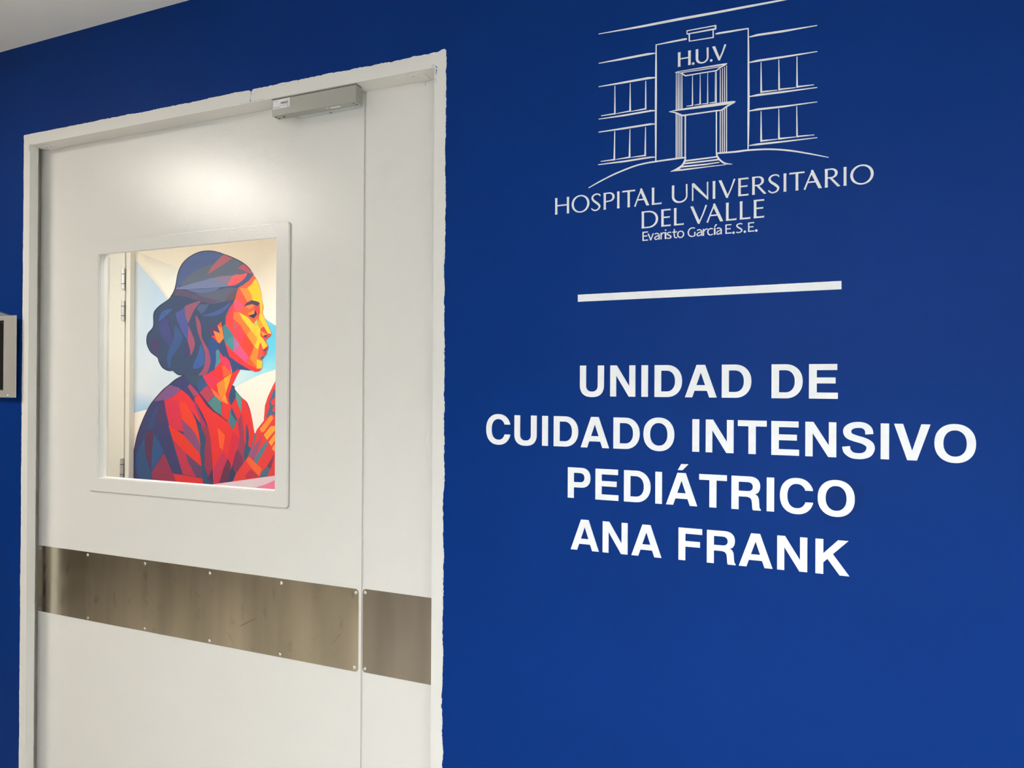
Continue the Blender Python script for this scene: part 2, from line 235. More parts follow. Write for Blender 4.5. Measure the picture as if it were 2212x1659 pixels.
TEXT = {
'huv':[[[[(.65936,2.07882),(.6596,2.08299),(.65963,2.09271),(.65952,2.10243),(.65924,2.1066),(.66456,2.1066),(.66433,2.10243),(.6643,2.09271),(.66441,2.08299),(.66468,2.07882)]],[[(.67865,2.07881),(.67888,2.08298),(.67891,2.0927),(.6788,2.10242),(.67853,2.10659),(.68385,2.10659),(.68361,2.10242),(.68358,2.0927),(.68369,2.08298),(.68397,2.07881)]],[[(.66196,2.09243),(.68125,2.09242),(.68124,2.09465),(.66196,2.09465)]]],[[[(.69072,2.08033),(.69058,2.08115),(.69016,2.08187),(.68952,2.08241),(.68874,2.08269),(.6879,2.08269),(.68712,2.08241),(.68648,2.08187),(.68606,2.08115),(.68592,2.08033),(.68606,2.07951),(.68648,2.07879),(.68712,2.07825),(.6879,2.07797),(.68874,2.07797),(.68952,2.07825),(.69016,2.07879),(.69058,2.07951)]]],[[[(.69289,2.10641),(.69296,2.08874),(.69308,2.08701),(.69343,2.08543),(.69401,2.08396),(.69479,2.08259),(.69578,2.08136),(.69694,2.08028),(.69828,2.07937),(.69975,2.07865),(.70135,2.07812),(.70305,2.0778),(.70491,2.07769),(.70677,2.0778),(.70847,2.07812),(.71006,2.07864),(.71153,2.07936),(.71285,2.08027),(.71401,2.08135),(.71499,2.08258),(.71576,2.08395),(.71632,2.08542),(.71666,2.08701),(.71677,2.08873),(.7167,2.1064),(.71293,2.1064),(.71358,2.08873),(.71349,2.08739),(.7132,2.08609),(.71273,2.08485),(.71208,2.0837),(.71126,2.08268),(.71031,2.08181),(.70925,2.08111),(.70809,2.08059),(.70687,2.08028),(.70562,2.08018),(.70437,2.08028),(.70315,2.0806),(.70199,2.08111),(.70092,2.08181),(.69996,2.08268),(.69915,2.08371),(.69849,2.08485),(.698,2.08609),(.6977,2.0874),(.6976,2.08874),(.69776,2.10641)]]],[[[(.7239,2.08045),(.72376,2.08126),(.72334,2.08198),(.72271,2.08251),(.72193,2.08279),(.72111,2.08279),(.72033,2.08251),(.7197,2.08198),(.71928,2.08126),(.71914,2.08045),(.71928,2.07964),(.7197,2.07892),(.72033,2.07839),(.72111,2.07811),(.72193,2.07811),(.72271,2.07839),(.72334,2.07892),(.72376,2.07964)]]],[[[(.72313,2.10623),(.72866,2.10623),(.73745,2.08206),(.73772,2.07822),(.73467,2.07822)]],[[(.73463,2.07909),(.74089,2.09304),(.74544,2.10683),(.74883,2.1056),(.74356,2.09194),(.73726,2.0779)]]]],
'l1':[[[[(.41184,1.81561),(.41205,1.82068),(.41206,1.83251),(.41192,1.84434),(.41165,1.84941),(.41673,1.84944),(.41652,1.84437),(.41652,1.83254),(.41665,1.82071),(.41692,1.81564)]],[[(.43707,1.81575),(.43728,1.82082),(.43728,1.83265),(.43715,1.84448),(.43688,1.84955),(.44196,1.84958),(.44175,1.84451),(.44174,1.83268),(.44188,1.82085),(.44215,1.81578)]],[[(.41429,1.83218),(.43952,1.83233),(.4395,1.83503),(.41427,1.83489)]]],[[[(.4847,1.8329),(.48453,1.83535),(.48405,1.83768),(.48328,1.83989),(.48221,1.84198),(.48087,1.8439),(.47928,1.84562),(.47746,1.84713),(.47544,1.84839),(.47326,1.84939),(.47094,1.85011),(.4685,1.85054),(.46594,1.85068),(.46338,1.85051),(.46095,1.85005),(.45863,1.84931),(.45646,1.84828),(.45446,1.847),(.45266,1.84547),(.45108,1.84373),(.44977,1.84179),(.44872,1.8397),(.44797,1.83747),(.44751,1.83514),(.44737,1.83268),(.44754,1.83023),(.44802,1.8279),(.44879,1.82569),(.44986,1.8236),(.4512,1.82168),(.45279,1.81996),(.45461,1.81845),(.45663,1.81719),(.45881,1.81619),(.46113,1.81547),(.46357,1.81504),(.46613,1.8149),(.46869,1.81507),(.47112,1.81553),(.47344,1.81627),(.47561,1.8173),(.47761,1.81858),(.47941,1.82011),(.48099,1.82185),(.4823,1.82379),(.48335,1.82588),(.4841,1.82811),(.48456,1.83044)],[(.48025,1.83287),(.48011,1.83488),(.47974,1.83686),(.47913,1.83877),(.4783,1.84057),(.47726,1.84224),(.47602,1.84375),(.47462,1.84508),(.47307,1.84619),(.4714,1.84707),(.46963,1.84771),(.46781,1.84809),(.46595,1.84821),(.4641,1.84807),(.46228,1.84767),(.46052,1.84701),(.45886,1.84611),(.45732,1.84498),(.45593,1.84364),(.45471,1.84212),(.45369,1.84043),(.45288,1.83862),(.45229,1.8367),(.45194,1.83472),(.45182,1.83271),(.45196,1.8307),(.45233,1.82872),(.45294,1.82681),(.45377,1.82501),(.45481,1.82334),(.45605,1.82183),(.45745,1.8205),(.459,1.81939),(.46067,1.81851),(.46244,1.81787),(.46426,1.81749),(.46612,1.81737),(.46797,1.81751),(.46979,1.81791),(.47155,1.81857),(.47321,1.81947),(.47475,1.8206),(.47614,1.82194),(.47736,1.82346),(.47838,1.82515),(.47919,1.82696),(.47978,1.82888),(.48013,1.83086)]]],[[[(.50617,1.84421),(.50598,1.84466),(.50575,1.84525),(.50548,1.84581),(.50518,1.84623),(.50483,1.84652),(.50422,1.84685),(.50337,1.84725),(.5024,1.8476),(.50138,1.84784),(.50037,1.84791),(.49926,1.84781),(.49801,1.84758),(.49677,1.84721),(.49567,1.84674),(.49484,1.8462),(.49415,1.84552),(.49353,1.84467),(.49305,1.84376),(.49277,1.84291),(.49271,1.84223),(.49282,1.8416),(.49311,1.84083),(.49359,1.83994),(.49425,1.83898),(.49502,1.83804),(.49602,1.83711),(.49735,1.83611),(.49889,1.83502),(.5005,1.83384),(.50195,1.8326),(.50325,1.83138),(.50457,1.83011),(.50585,1.82874),(.50695,1.82719),(.50764,1.82539),(.50769,1.8235),(.50723,1.82177),(.50645,1.82022),(.50546,1.81887),(.50432,1.81773),(.50295,1.81682),(.50138,1.81613),(.49972,1.81562),(.49808,1.8153),(.49653,1.8152),(.49504,1.81539),(.49365,1.81587),(.49239,1.81648),(.49131,1.81713),(.49041,1.81777),(.48965,1.81849),(.4891,1.8193),(.48876,1.82004),(.48855,1.82062),(.48839,1.821),(.48987,1.82187),(.49015,1.82151),(.4905,1.82103),(.49089,1.82056),(.49133,1.82013),(.49188,1.81974),(.49266,1.81924),(.4936,1.81866),(.49461,1.81813),(.49561,1.81777),(.49657,1.81765),(.4977,1.81779),(.49903,1.81812),(.50036,1.81862),(.50152,1.81924),(.50235,1.81992),(.50296,1.82075),(.50347,1.82177),(.50379,1.82283),(.50388,1.82377),(.50376,1.82442),(.50339,1.82506),(.50263,1.82594),(.50154,1.82699),(.50026,1.82813),(.499,1.82928),(.49773,1.83036),(.49627,1.83146),(.49471,1.83263),(.49319,1.83388),(.49188,1.83521),(.49086,1.83657),(.49003,1.83794),(.48939,1.83937),(.48899,1.84088),(.48894,1.84245),(.4893,1.84399),(.49,1.84539),(.49091,1.84664),(.49197,1.84773),(.49316,1.84863),(.4945,1.84931),(.49598,1.8498),(.4975,1.85013),(.49899,1.85032),(.50039,1.85037),(.50174,1.85025),(.50306,1.84997),(.5043,1.84956),(.50539,1.84906),(.50634,1.84845),(.50708,1.84761),(.5075,1.84665),(.50768,1.84579),(.50775,1.84513),(.50782,1.84471)]]],[[[(.51412,1.81619),(.51434,1.82124),(.51435,1.83302),(.51422,1.8448),(.51395,1.84985),(.51901,1.84988),(.5188,1.84483),(.51879,1.83305),(.51891,1.82127),(.51918,1.81622)]],[[(.51693,1.84987),(.52541,1.84992),(.52776,1.84976),(.52988,1.84927),(.53179,1.84846),(.53344,1.84736),(.53478,1.846),(.53578,1.84443),(.53639,1.84267),(.53661,1.84072),(.53641,1.83877),(.53582,1.83701),(.53484,1.83542),(.53351,1.83405),(.53187,1.83293),(.52997,1.8321),(.52785,1.83159),(.5255,1.8314),(.51702,1.83068),(.51701,1.83304),(.52505,1.83376),(.52675,1.83393),(.52827,1.83443),(.5296,1.83522),(.53069,1.83629),(.5315,1.83758),(.532,1.83905),(.53216,1.8407),(.53198,1.84235),(.53147,1.84381),(.53065,1.84509),(.52954,1.84614),(.52821,1.84692),(.52669,1.8474),(.52498,1.84756),(.51694,1.84751)]]],[[[(.54168,1.81635),(.5419,1.8214),(.54191,1.83316),(.54178,1.84493),(.54152,1.84997),(.54657,1.85),(.54635,1.84495),(.54634,1.83319),(.54647,1.82142),(.54673,1.81638)]]],[[[(.56252,1.81647),(.56274,1.82136),(.56275,1.83277),(.56263,1.84418),(.56236,1.84907),(.56741,1.8491),(.56719,1.8442),(.56719,1.83279),(.56731,1.82138),(.56758,1.81649)]],[[(.55211,1.84666),(.55209,1.85002),(.57767,1.85016),(.57769,1.8468),(.57641,1.8473),(.55338,1.84717)]]],[[[(.57584,1.81707),(.58161,1.83213),(.58906,1.85066),(.59134,1.84975),(.5839,1.83125),(.57872,1.81603)]],[[(.58809,1.8512),(.5911,1.85122),(.60572,1.81671),(.60018,1.81668),(.58751,1.84549)]],[[(.58157,1.82799),(.59814,1.82808),(.59722,1.8306),(.58216,1.83051)]]],[[[(.61055,1.81674),(.61077,1.82177),(.61078,1.83351),(.61066,1.84525),(.61039,1.85028),(.61544,1.85031),(.61522,1.84528),(.61521,1.83354),(.61533,1.8218),(.6156,1.81677)]],[[(.61086,1.81674),(.62939,1.81685),(.62937,1.82087),(.62826,1.81969),(.61527,1.81962)]]],[[[(.64916,1.85045),(.64926,1.82902),(.64941,1.82693),(.64984,1.82501),(.65055,1.82322),(.65153,1.82157),(.65275,1.82009),(.65419,1.81878),(.65584,1.81769),(.65766,1.81682),(.65964,1.8162),(.66175,1.81582),(.66405,1.81571),(.66635,1.81585),(.66846,1.81625),(.67043,1.8169),(.67224,1.81779),(.67388,1.8189),(.67532,1.82022),(.67652,1.82172),(.67748,1.82338),(.67817,1.82517),(.67859,1.82709),(.67873,1.82919),(.67863,1.85062),(.67545,1.8506),(.67604,1.82917),(.67591,1.82755),(.6755,1.82596),(.67484,1.82445),(.67393,1.82306),(.6728,1.82181),(.67147,1.82075),(.66997,1.81989),(.66836,1.81925),(.66665,1.81886),(.6649,1.81872),(.66315,1.81884),(.66145,1.81921),(.65982,1.81983),(.65832,1.82067),(.65698,1.82172),(.65584,1.82295),(.65492,1.82434),(.65424,1.82584),(.65382,1.82742),(.65368,1.82904),(.6538,1.85048)]]],[[[(.68706,1.81718),(.68717,1.82194),(.68716,1.83306),(.68707,1.84417),(.68692,1.84894),(.6897,1.84895),(.68959,1.84419),(.6896,1.83307),(.68969,1.82196),(.68984,1.81719)]],[[(.71455,1.81834),(.71467,1.8232),(.71465,1.83455),(.71456,1.8459),(.71441,1.85077),(.71719,1.85078),(.71708,1.84592),(.71709,1.83457),(.71718,1.82322),(.71734,1.81835)]],[[(.68708,1.85061),(.69127,1.85063),(.71716,1.82036),(.71717,1.81735),(.71644,1.81634),(.6871,1.84626)]]],[[[(.72522,1.81739),(.72544,1.8224),(.72546,1.83409),(.72535,1.84578),(.72508,1.85078),(.73011,1.85082),(.72989,1.84581),(.72987,1.83412),(.72998,1.82243),(.73025,1.81743)]]],[[[(.73585,1.85083),(.74114,1.85086),(.75302,1.82156),(.75334,1.81689),(.74969,1.81687)]],[[(.7501,1.8177),(.75763,1.83472),(.76321,1.85149),(.76608,1.85049),(.75989,1.83382),(.75233,1.81672)]]],[[[(.77109,1.81766),(.77131,1.82266),(.77133,1.83432),(.77122,1.84598),(.77095,1.85098),(.77597,1.85101),(.77575,1.84601),(.77573,1.83434),(.77584,1.82268),(.77611,1.81769)]],[[(.7714,1.81766),(.78936,1.81776),(.78934,1.82176),(.78827,1.82059),(.77403,1.82051)]],[[(.77397,1.834),(.7875,1.83408),(.78784,1.83741),(.78677,1.83674),(.77396,1.83667)]],[[(.77126,1.85098),(.78922,1.85108),(.78924,1.84741),(.78815,1.84824),(.77391,1.84816)]]],[[[(.79566,1.8178),(.79588,1.82279),(.7959,1.83444),(.79579,1.8461),(.79553,1.85109),(.80054,1.85112),(.80032,1.84612),(.8003,1.83447),(.80041,1.82282),(.80067,1.81783)]],[[(.79848,1.85111),(.80601,1.85115),(.80815,1.851),(.81008,1.85053),(.81182,1.84976),(.81333,1.84871),(.81455,1.84742),(.81546,1.84592),(.81602,1.84425),(.81621,1.84239),(.81603,1.84052),(.81549,1.83885),(.81459,1.83734),(.81338,1.83603),(.81188,1.83496),(.81015,1.83417),(.80822,1.83368),(.80608,1.83351),(.79855,1.83346),(.79854,1.83579),(.80558,1.83583),(.80708,1.836),(.80841,1.83646),(.80957,1.83721),(.81053,1.83821),(.81124,1.83943),(.81167,1.84081),(.81182,1.84236),(.81166,1.84391),(.81121,1.84529),(.81049,1.84649),(.80953,1.84748),(.80836,1.84822),(.80703,1.84867),(.80553,1.84882),(.79849,1.84877)]],[[(.80268,1.83448),(.80704,1.83451),(.82018,1.81861),(.81994,1.81794),(.81582,1.81791)]]],[[[(.84122,1.84574),(.84103,1.84618),(.8408,1.84677),(.84053,1.84732),(.84023,1.84774),(.83988,1.84802),(.83927,1.84835),(.83842,1.84875),(.83744,1.84909),(.83642,1.84933),(.83541,1.8494),(.8343,1.8493),(.83305,1.84907),(.8318,1.84871),(.8307,1.84825),(.82985,1.84771),(.82917,1.84704),(.82854,1.8462),(.82806,1.8453),(.82778,1.84446),(.82772,1.8438),(.82783,1.84318),(.82811,1.84242),(.82858,1.84155),(.82924,1.84061),(.83002,1.83967),(.83101,1.83875),(.83234,1.83776),(.83389,1.83669),(.83549,1.83553),(.83694,1.83431),(.83824,1.8331),(.83956,1.83185),(.84083,1.83049),(.84193,1.82896),(.84263,1.82718),(.84267,1.82531),(.84221,1.8236),(.84143,1.82207),(.84044,1.82073),(.8393,1.81961),(.83793,1.81872),(.83637,1.81804),(.83471,1.81754),(.83308,1.81723),(.83153,1.81712),(.83005,1.81732),(.82866,1.81778),(.82741,1.81839),(.82633,1.81903),(.82542,1.81966),(.82467,1.82037),(.82412,1.82117),(.82378,1.8219),(.82357,1.82247),(.82341,1.82285),(.82487,1.82372),(.82515,1.82336),(.82549,1.82289),(.82588,1.82242),(.82632,1.822),(.82687,1.82161),(.82765,1.82112),(.82859,1.82054),(.8296,1.82002),(.8306,1.81966),(.83157,1.81955),(.8327,1.81968),(.83404,1.82001),(.83538,1.8205),(.83654,1.82112),(.83737,1.82179),(.83798,1.82261),(.8385,1.82362),(.83882,1.82466),(.83891,1.82558),(.83879,1.82622),(.83843,1.82684),(.83768,1.82771),(.83658,1.82875),(.8353,1.82988),(.83404,1.831),(.83277,1.83207),(.83132,1.83316),(.82976,1.83431),(.82824,1.83555),(.82693,1.83687),(.82591,1.83821),(.82508,1.83956),(.82444,1.84097),(.82405,1.84246),(.82399,1.84402),(.82436,1.84554),(.82506,1.84693),(.82597,1.84816),(.82703,1.84923),(.82821,1.85012),(.82955,1.85079),(.83103,1.85127),(.83255,1.85159),(.83404,1.85177),(.83543,1.85182),(.83678,1.85171),(.83809,1.85143),(.83932,1.85103),(.84041,1.85054),(.84137,1.84994),(.84211,1.8491),(.84252,1.84816),(.8427,1.84731),(.84277,1.84666),(.84284,1.84624)]]],[[[(.84973,1.81811),(.84995,1.82309),(.84998,1.83472),(.84987,1.84634),(.84961,1.85132),(.85461,1.85135),(.85439,1.84637),(.85436,1.83474),(.85447,1.82312),(.85473,1.81814)]]],[[[(.8699,1.81823),(.87012,1.82306),(.87015,1.83433),(.87004,1.8456),(.86978,1.85043),(.87478,1.85046),(.87455,1.84563),(.87453,1.83435),(.87463,1.82308),(.87489,1.81825)]],[[(.85963,1.84805),(.85962,1.85137),(.88493,1.85151),(.88494,1.84819),(.88367,1.84868),(.8609,1.84856)]]],[[[(.88354,1.81884),(.88941,1.83371),(.89695,1.85201),(.89919,1.85109),(.89167,1.83283),(.88638,1.81778)]],[[(.89594,1.85254),(.89898,1.85255),(.91367,1.81847),(.9082,1.81844),(.89535,1.84689)]],[[(.88934,1.82961),(.90604,1.82971),(.90512,1.83219),(.88994,1.8321)]]],[[[(.91827,1.8185),(.9185,1.82347),(.91852,1.83507),(.91842,1.84666),(.91816,1.85163),(.92315,1.85166),(.92293,1.84669),(.9229,1.83509),(.923,1.82349),(.92326,1.81853)]],[[(.92109,1.85165),(.92873,1.85169),(.93089,1.85154),(.93284,1.85107),(.93459,1.85031),(.93611,1.84926),(.93734,1.84797),(.93826,1.84648),(.93882,1.84482),(.93901,1.84297),(.93883,1.84112),(.93828,1.83945),(.93738,1.83794),(.93615,1.83664),(.93464,1.83558),(.93289,1.83479),(.93095,1.8343),(.92878,1.83413),(.92115,1.83409),(.92114,1.83641),(.92829,1.83645),(.92981,1.83661),(.93116,1.83707),(.93235,1.83782),(.93332,1.83882),(.93405,1.84002),(.93449,1.8414),(.93464,1.84294),(.93448,1.84449),(.93403,1.84586),(.93329,1.84706),(.93231,1.84804),(.93112,1.84877),(.92977,1.84922),(.92825,1.84937),(.9211,1.84933)]],[[(.92536,1.8351),(.92976,1.83513),(.943,1.8193),(.94276,1.81864),(.9386,1.81861)]]],[[[(.94839,1.81867),(.94861,1.82364),(.94864,1.83522),(.94854,1.8468),(.94828,1.85176),(.95326,1.85179),(.95304,1.84682),(.95301,1.83524),(.95311,1.82366),(.95337,1.8187)]]],[[[(.99575,1.83548),(.99559,1.83788),(.99513,1.84016),(.99437,1.84233),(.99333,1.84437),(.99202,1.84625),(.99046,1.84795),(.98868,1.84942),(.98671,1.85066),(.98457,1.85164),(.98229,1.85235),(.97991,1.85277),(.9774,1.8529),(.97489,1.85274),(.9725,1.85229),(.97023,1.85156),(.9681,1.85056),(.96613,1.8493),(.96436,1.8478),(.96282,1.84609),(.96152,1.8442),(.96049,1.84215),(.95974,1.83997),(.9593,1.83768),(.95915,1.83528),(.95931,1.83287),(.95977,1.83059),(.96053,1.82842),(.96157,1.82638),(.96288,1.8245),(.96444,1.8228),(.96622,1.82133),(.96819,1.82009),(.97033,1.81911),(.97261,1.8184),(.97499,1.81798),(.9775,1.81785),(.98001,1.81801),(.9824,1.81846),(.98467,1.81919),(.9868,1.82019),(.98877,1.82145),(.99054,1.82295),(.99208,1.82466),(.99338,1.82655),(.99441,1.8286),(.99516,1.83078),(.9956,1.83307)],[(.99138,1.83545),(.99126,1.83742),(.9909,1.83936),(.99031,1.84123),(.9895,1.843),(.98848,1.84464),(.98727,1.84612),(.9859,1.84741),(.98438,1.8485),(.98274,1.84937),(.98101,1.84999),(.97922,1.85037),(.9774,1.85049),(.97559,1.85035),(.9738,1.84995),(.97208,1.84931),(.97044,1.84843),(.96893,1.84732),(.96756,1.84601),(.96637,1.84451),(.96536,1.84287),(.96456,1.84109),(.96398,1.83921),(.96363,1.83727),(.96352,1.8353),(.96364,1.83333),(.964,1.83139),(.96459,1.82952),(.9654,1.82775),(.96642,1.82611),(.96763,1.82463),(.969,1.82334),(.97052,1.82225),(.97216,1.82138),(.97389,1.82076),(.97568,1.82038),(.9775,1.82026),(.97931,1.8204),(.9811,1.8208),(.98282,1.82144),(.98446,1.82232),(.98597,1.82343),(.98734,1.82474),(.98853,1.82624),(.98954,1.82788),(.99034,1.82966),(.99092,1.83154),(.99127,1.83348)]]]],
'l2':[[[[(.59085,1.77216),(.59107,1.77716),(.59108,1.78884),(.59096,1.80052),(.59069,1.80553),(.59571,1.80557),(.59549,1.80057),(.59548,1.78889),(.59561,1.77721),(.59587,1.7722)]],[[(.59364,1.80555),(.60376,1.80565),(.60651,1.80554),(.60904,1.80515),(.61143,1.8045),(.61365,1.8036),(.6157,1.80245),(.61753,1.80108),(.61913,1.7995),(.62048,1.79774),(.62155,1.79581),(.62233,1.79373),(.6228,1.79153),(.62297,1.78914),(.62283,1.78673),(.62237,1.78452),(.62161,1.78244),(.62056,1.78049),(.61923,1.7787),(.61765,1.77709),(.61583,1.77569),(.61379,1.7745),(.61158,1.77356),(.60919,1.77287),(.60667,1.77244),(.60392,1.77228),(.5938,1.77218),(.59379,1.77469),(.60327,1.77477),(.60567,1.77493),(.60786,1.77536),(.60992,1.77606),(.61181,1.777),(.61352,1.77819),(.61501,1.77959),(.61627,1.78118),(.61727,1.78294),(.61799,1.78485),(.61843,1.78688),(.61857,1.78909),(.61841,1.79131),(.61795,1.79333),(.61721,1.79523),(.61619,1.79697),(.61492,1.79854),(.61341,1.79991),(.6117,1.80106),(.60979,1.80197),(.60773,1.80263),(.60553,1.80302),(.60313,1.80314),(.59365,1.80305)]]],[[[(.629,1.77251),(.62922,1.77753),(.62923,1.78924),(.62911,1.80095),(.62884,1.80597),(.63388,1.80601),(.63366,1.80099),(.63365,1.78928),(.63377,1.77757),(.63404,1.77255)]],[[(.62931,1.77251),(.64722,1.77267),(.6472,1.77669),(.64613,1.7755),(.63195,1.77538)]],[[(.63188,1.78893),(.64535,1.78905),(.64569,1.7924),(.64462,1.79172),(.63187,1.79161)]],[[(.62915,1.80597),(.64706,1.80613),(.64708,1.80245),(.646,1.80328),(.63181,1.80315)]]],[[[(.65336,1.77273),(.65358,1.77776),(.65359,1.7895),(.65348,1.80123),(.65321,1.80626),(.65826,1.8063),(.65803,1.80127),(.65802,1.78954),(.65814,1.7778),(.65841,1.77277)]],[[(.65367,1.77273),(.6719,1.7729),(.67188,1.77692),(.67079,1.77574),(.65808,1.77562)]]],[[[(.68404,1.80662),(.68936,1.80667),(.70174,1.7772),(.70207,1.7725),(.69831,1.77246)]],[[(.69876,1.77331),(.70651,1.79048),(.71229,1.8074),(.71517,1.80637),(.70878,1.78957),(.70099,1.77231)]]],[[[(.71411,1.77382),(.72004,1.78895),(.72764,1.80757),(.72992,1.80665),(.72232,1.78806),(.717,1.77277)]],[[(.72663,1.8081),(.7297,1.80813),(.74461,1.77356),(.73905,1.77351),(.72604,1.80237)]],[[(.71997,1.78479),(.73687,1.78494),(.73594,1.78746),(.72057,1.78732)]]],[[[(.74945,1.77361),(.74967,1.77868),(.7497,1.7905),(.74958,1.80232),(.74932,1.80739),(.7544,1.80743),(.75418,1.80236),(.75415,1.79054),(.75427,1.77872),(.75453,1.77365)]],[[(.74976,1.77361),(.76822,1.77377),(.7682,1.77782),(.7671,1.77663),(.75421,1.77652)]]],[[[(.77407,1.77383),(.77429,1.77891),(.77431,1.79076),(.77419,1.8026),(.77393,1.80768),(.77902,1.80772),(.7788,1.80264),(.77878,1.7908),(.77889,1.77895),(.77916,1.77387)]],[[(.77438,1.77383),(.79284,1.774),(.79282,1.77806),(.79172,1.77687),(.77884,1.77675)]]],[[[(.79859,1.77405),(.79881,1.77914),(.79884,1.79101),(.79872,1.80288),(.79846,1.80797),(.80356,1.80802),(.80333,1.80293),(.80331,1.79105),(.80342,1.77918),(.80369,1.7741)]],[[(.7989,1.77405),(.81683,1.77422),(.81681,1.77829),(.81574,1.77709),(.80158,1.77696)]],[[(.80152,1.7907),(.81497,1.79082),(.81532,1.79422),(.81425,1.79353),(.80151,1.79341)]],[[(.79877,1.80797),(.8167,1.80814),(.81671,1.80441),(.81564,1.80525),(.80147,1.80511)]]]],
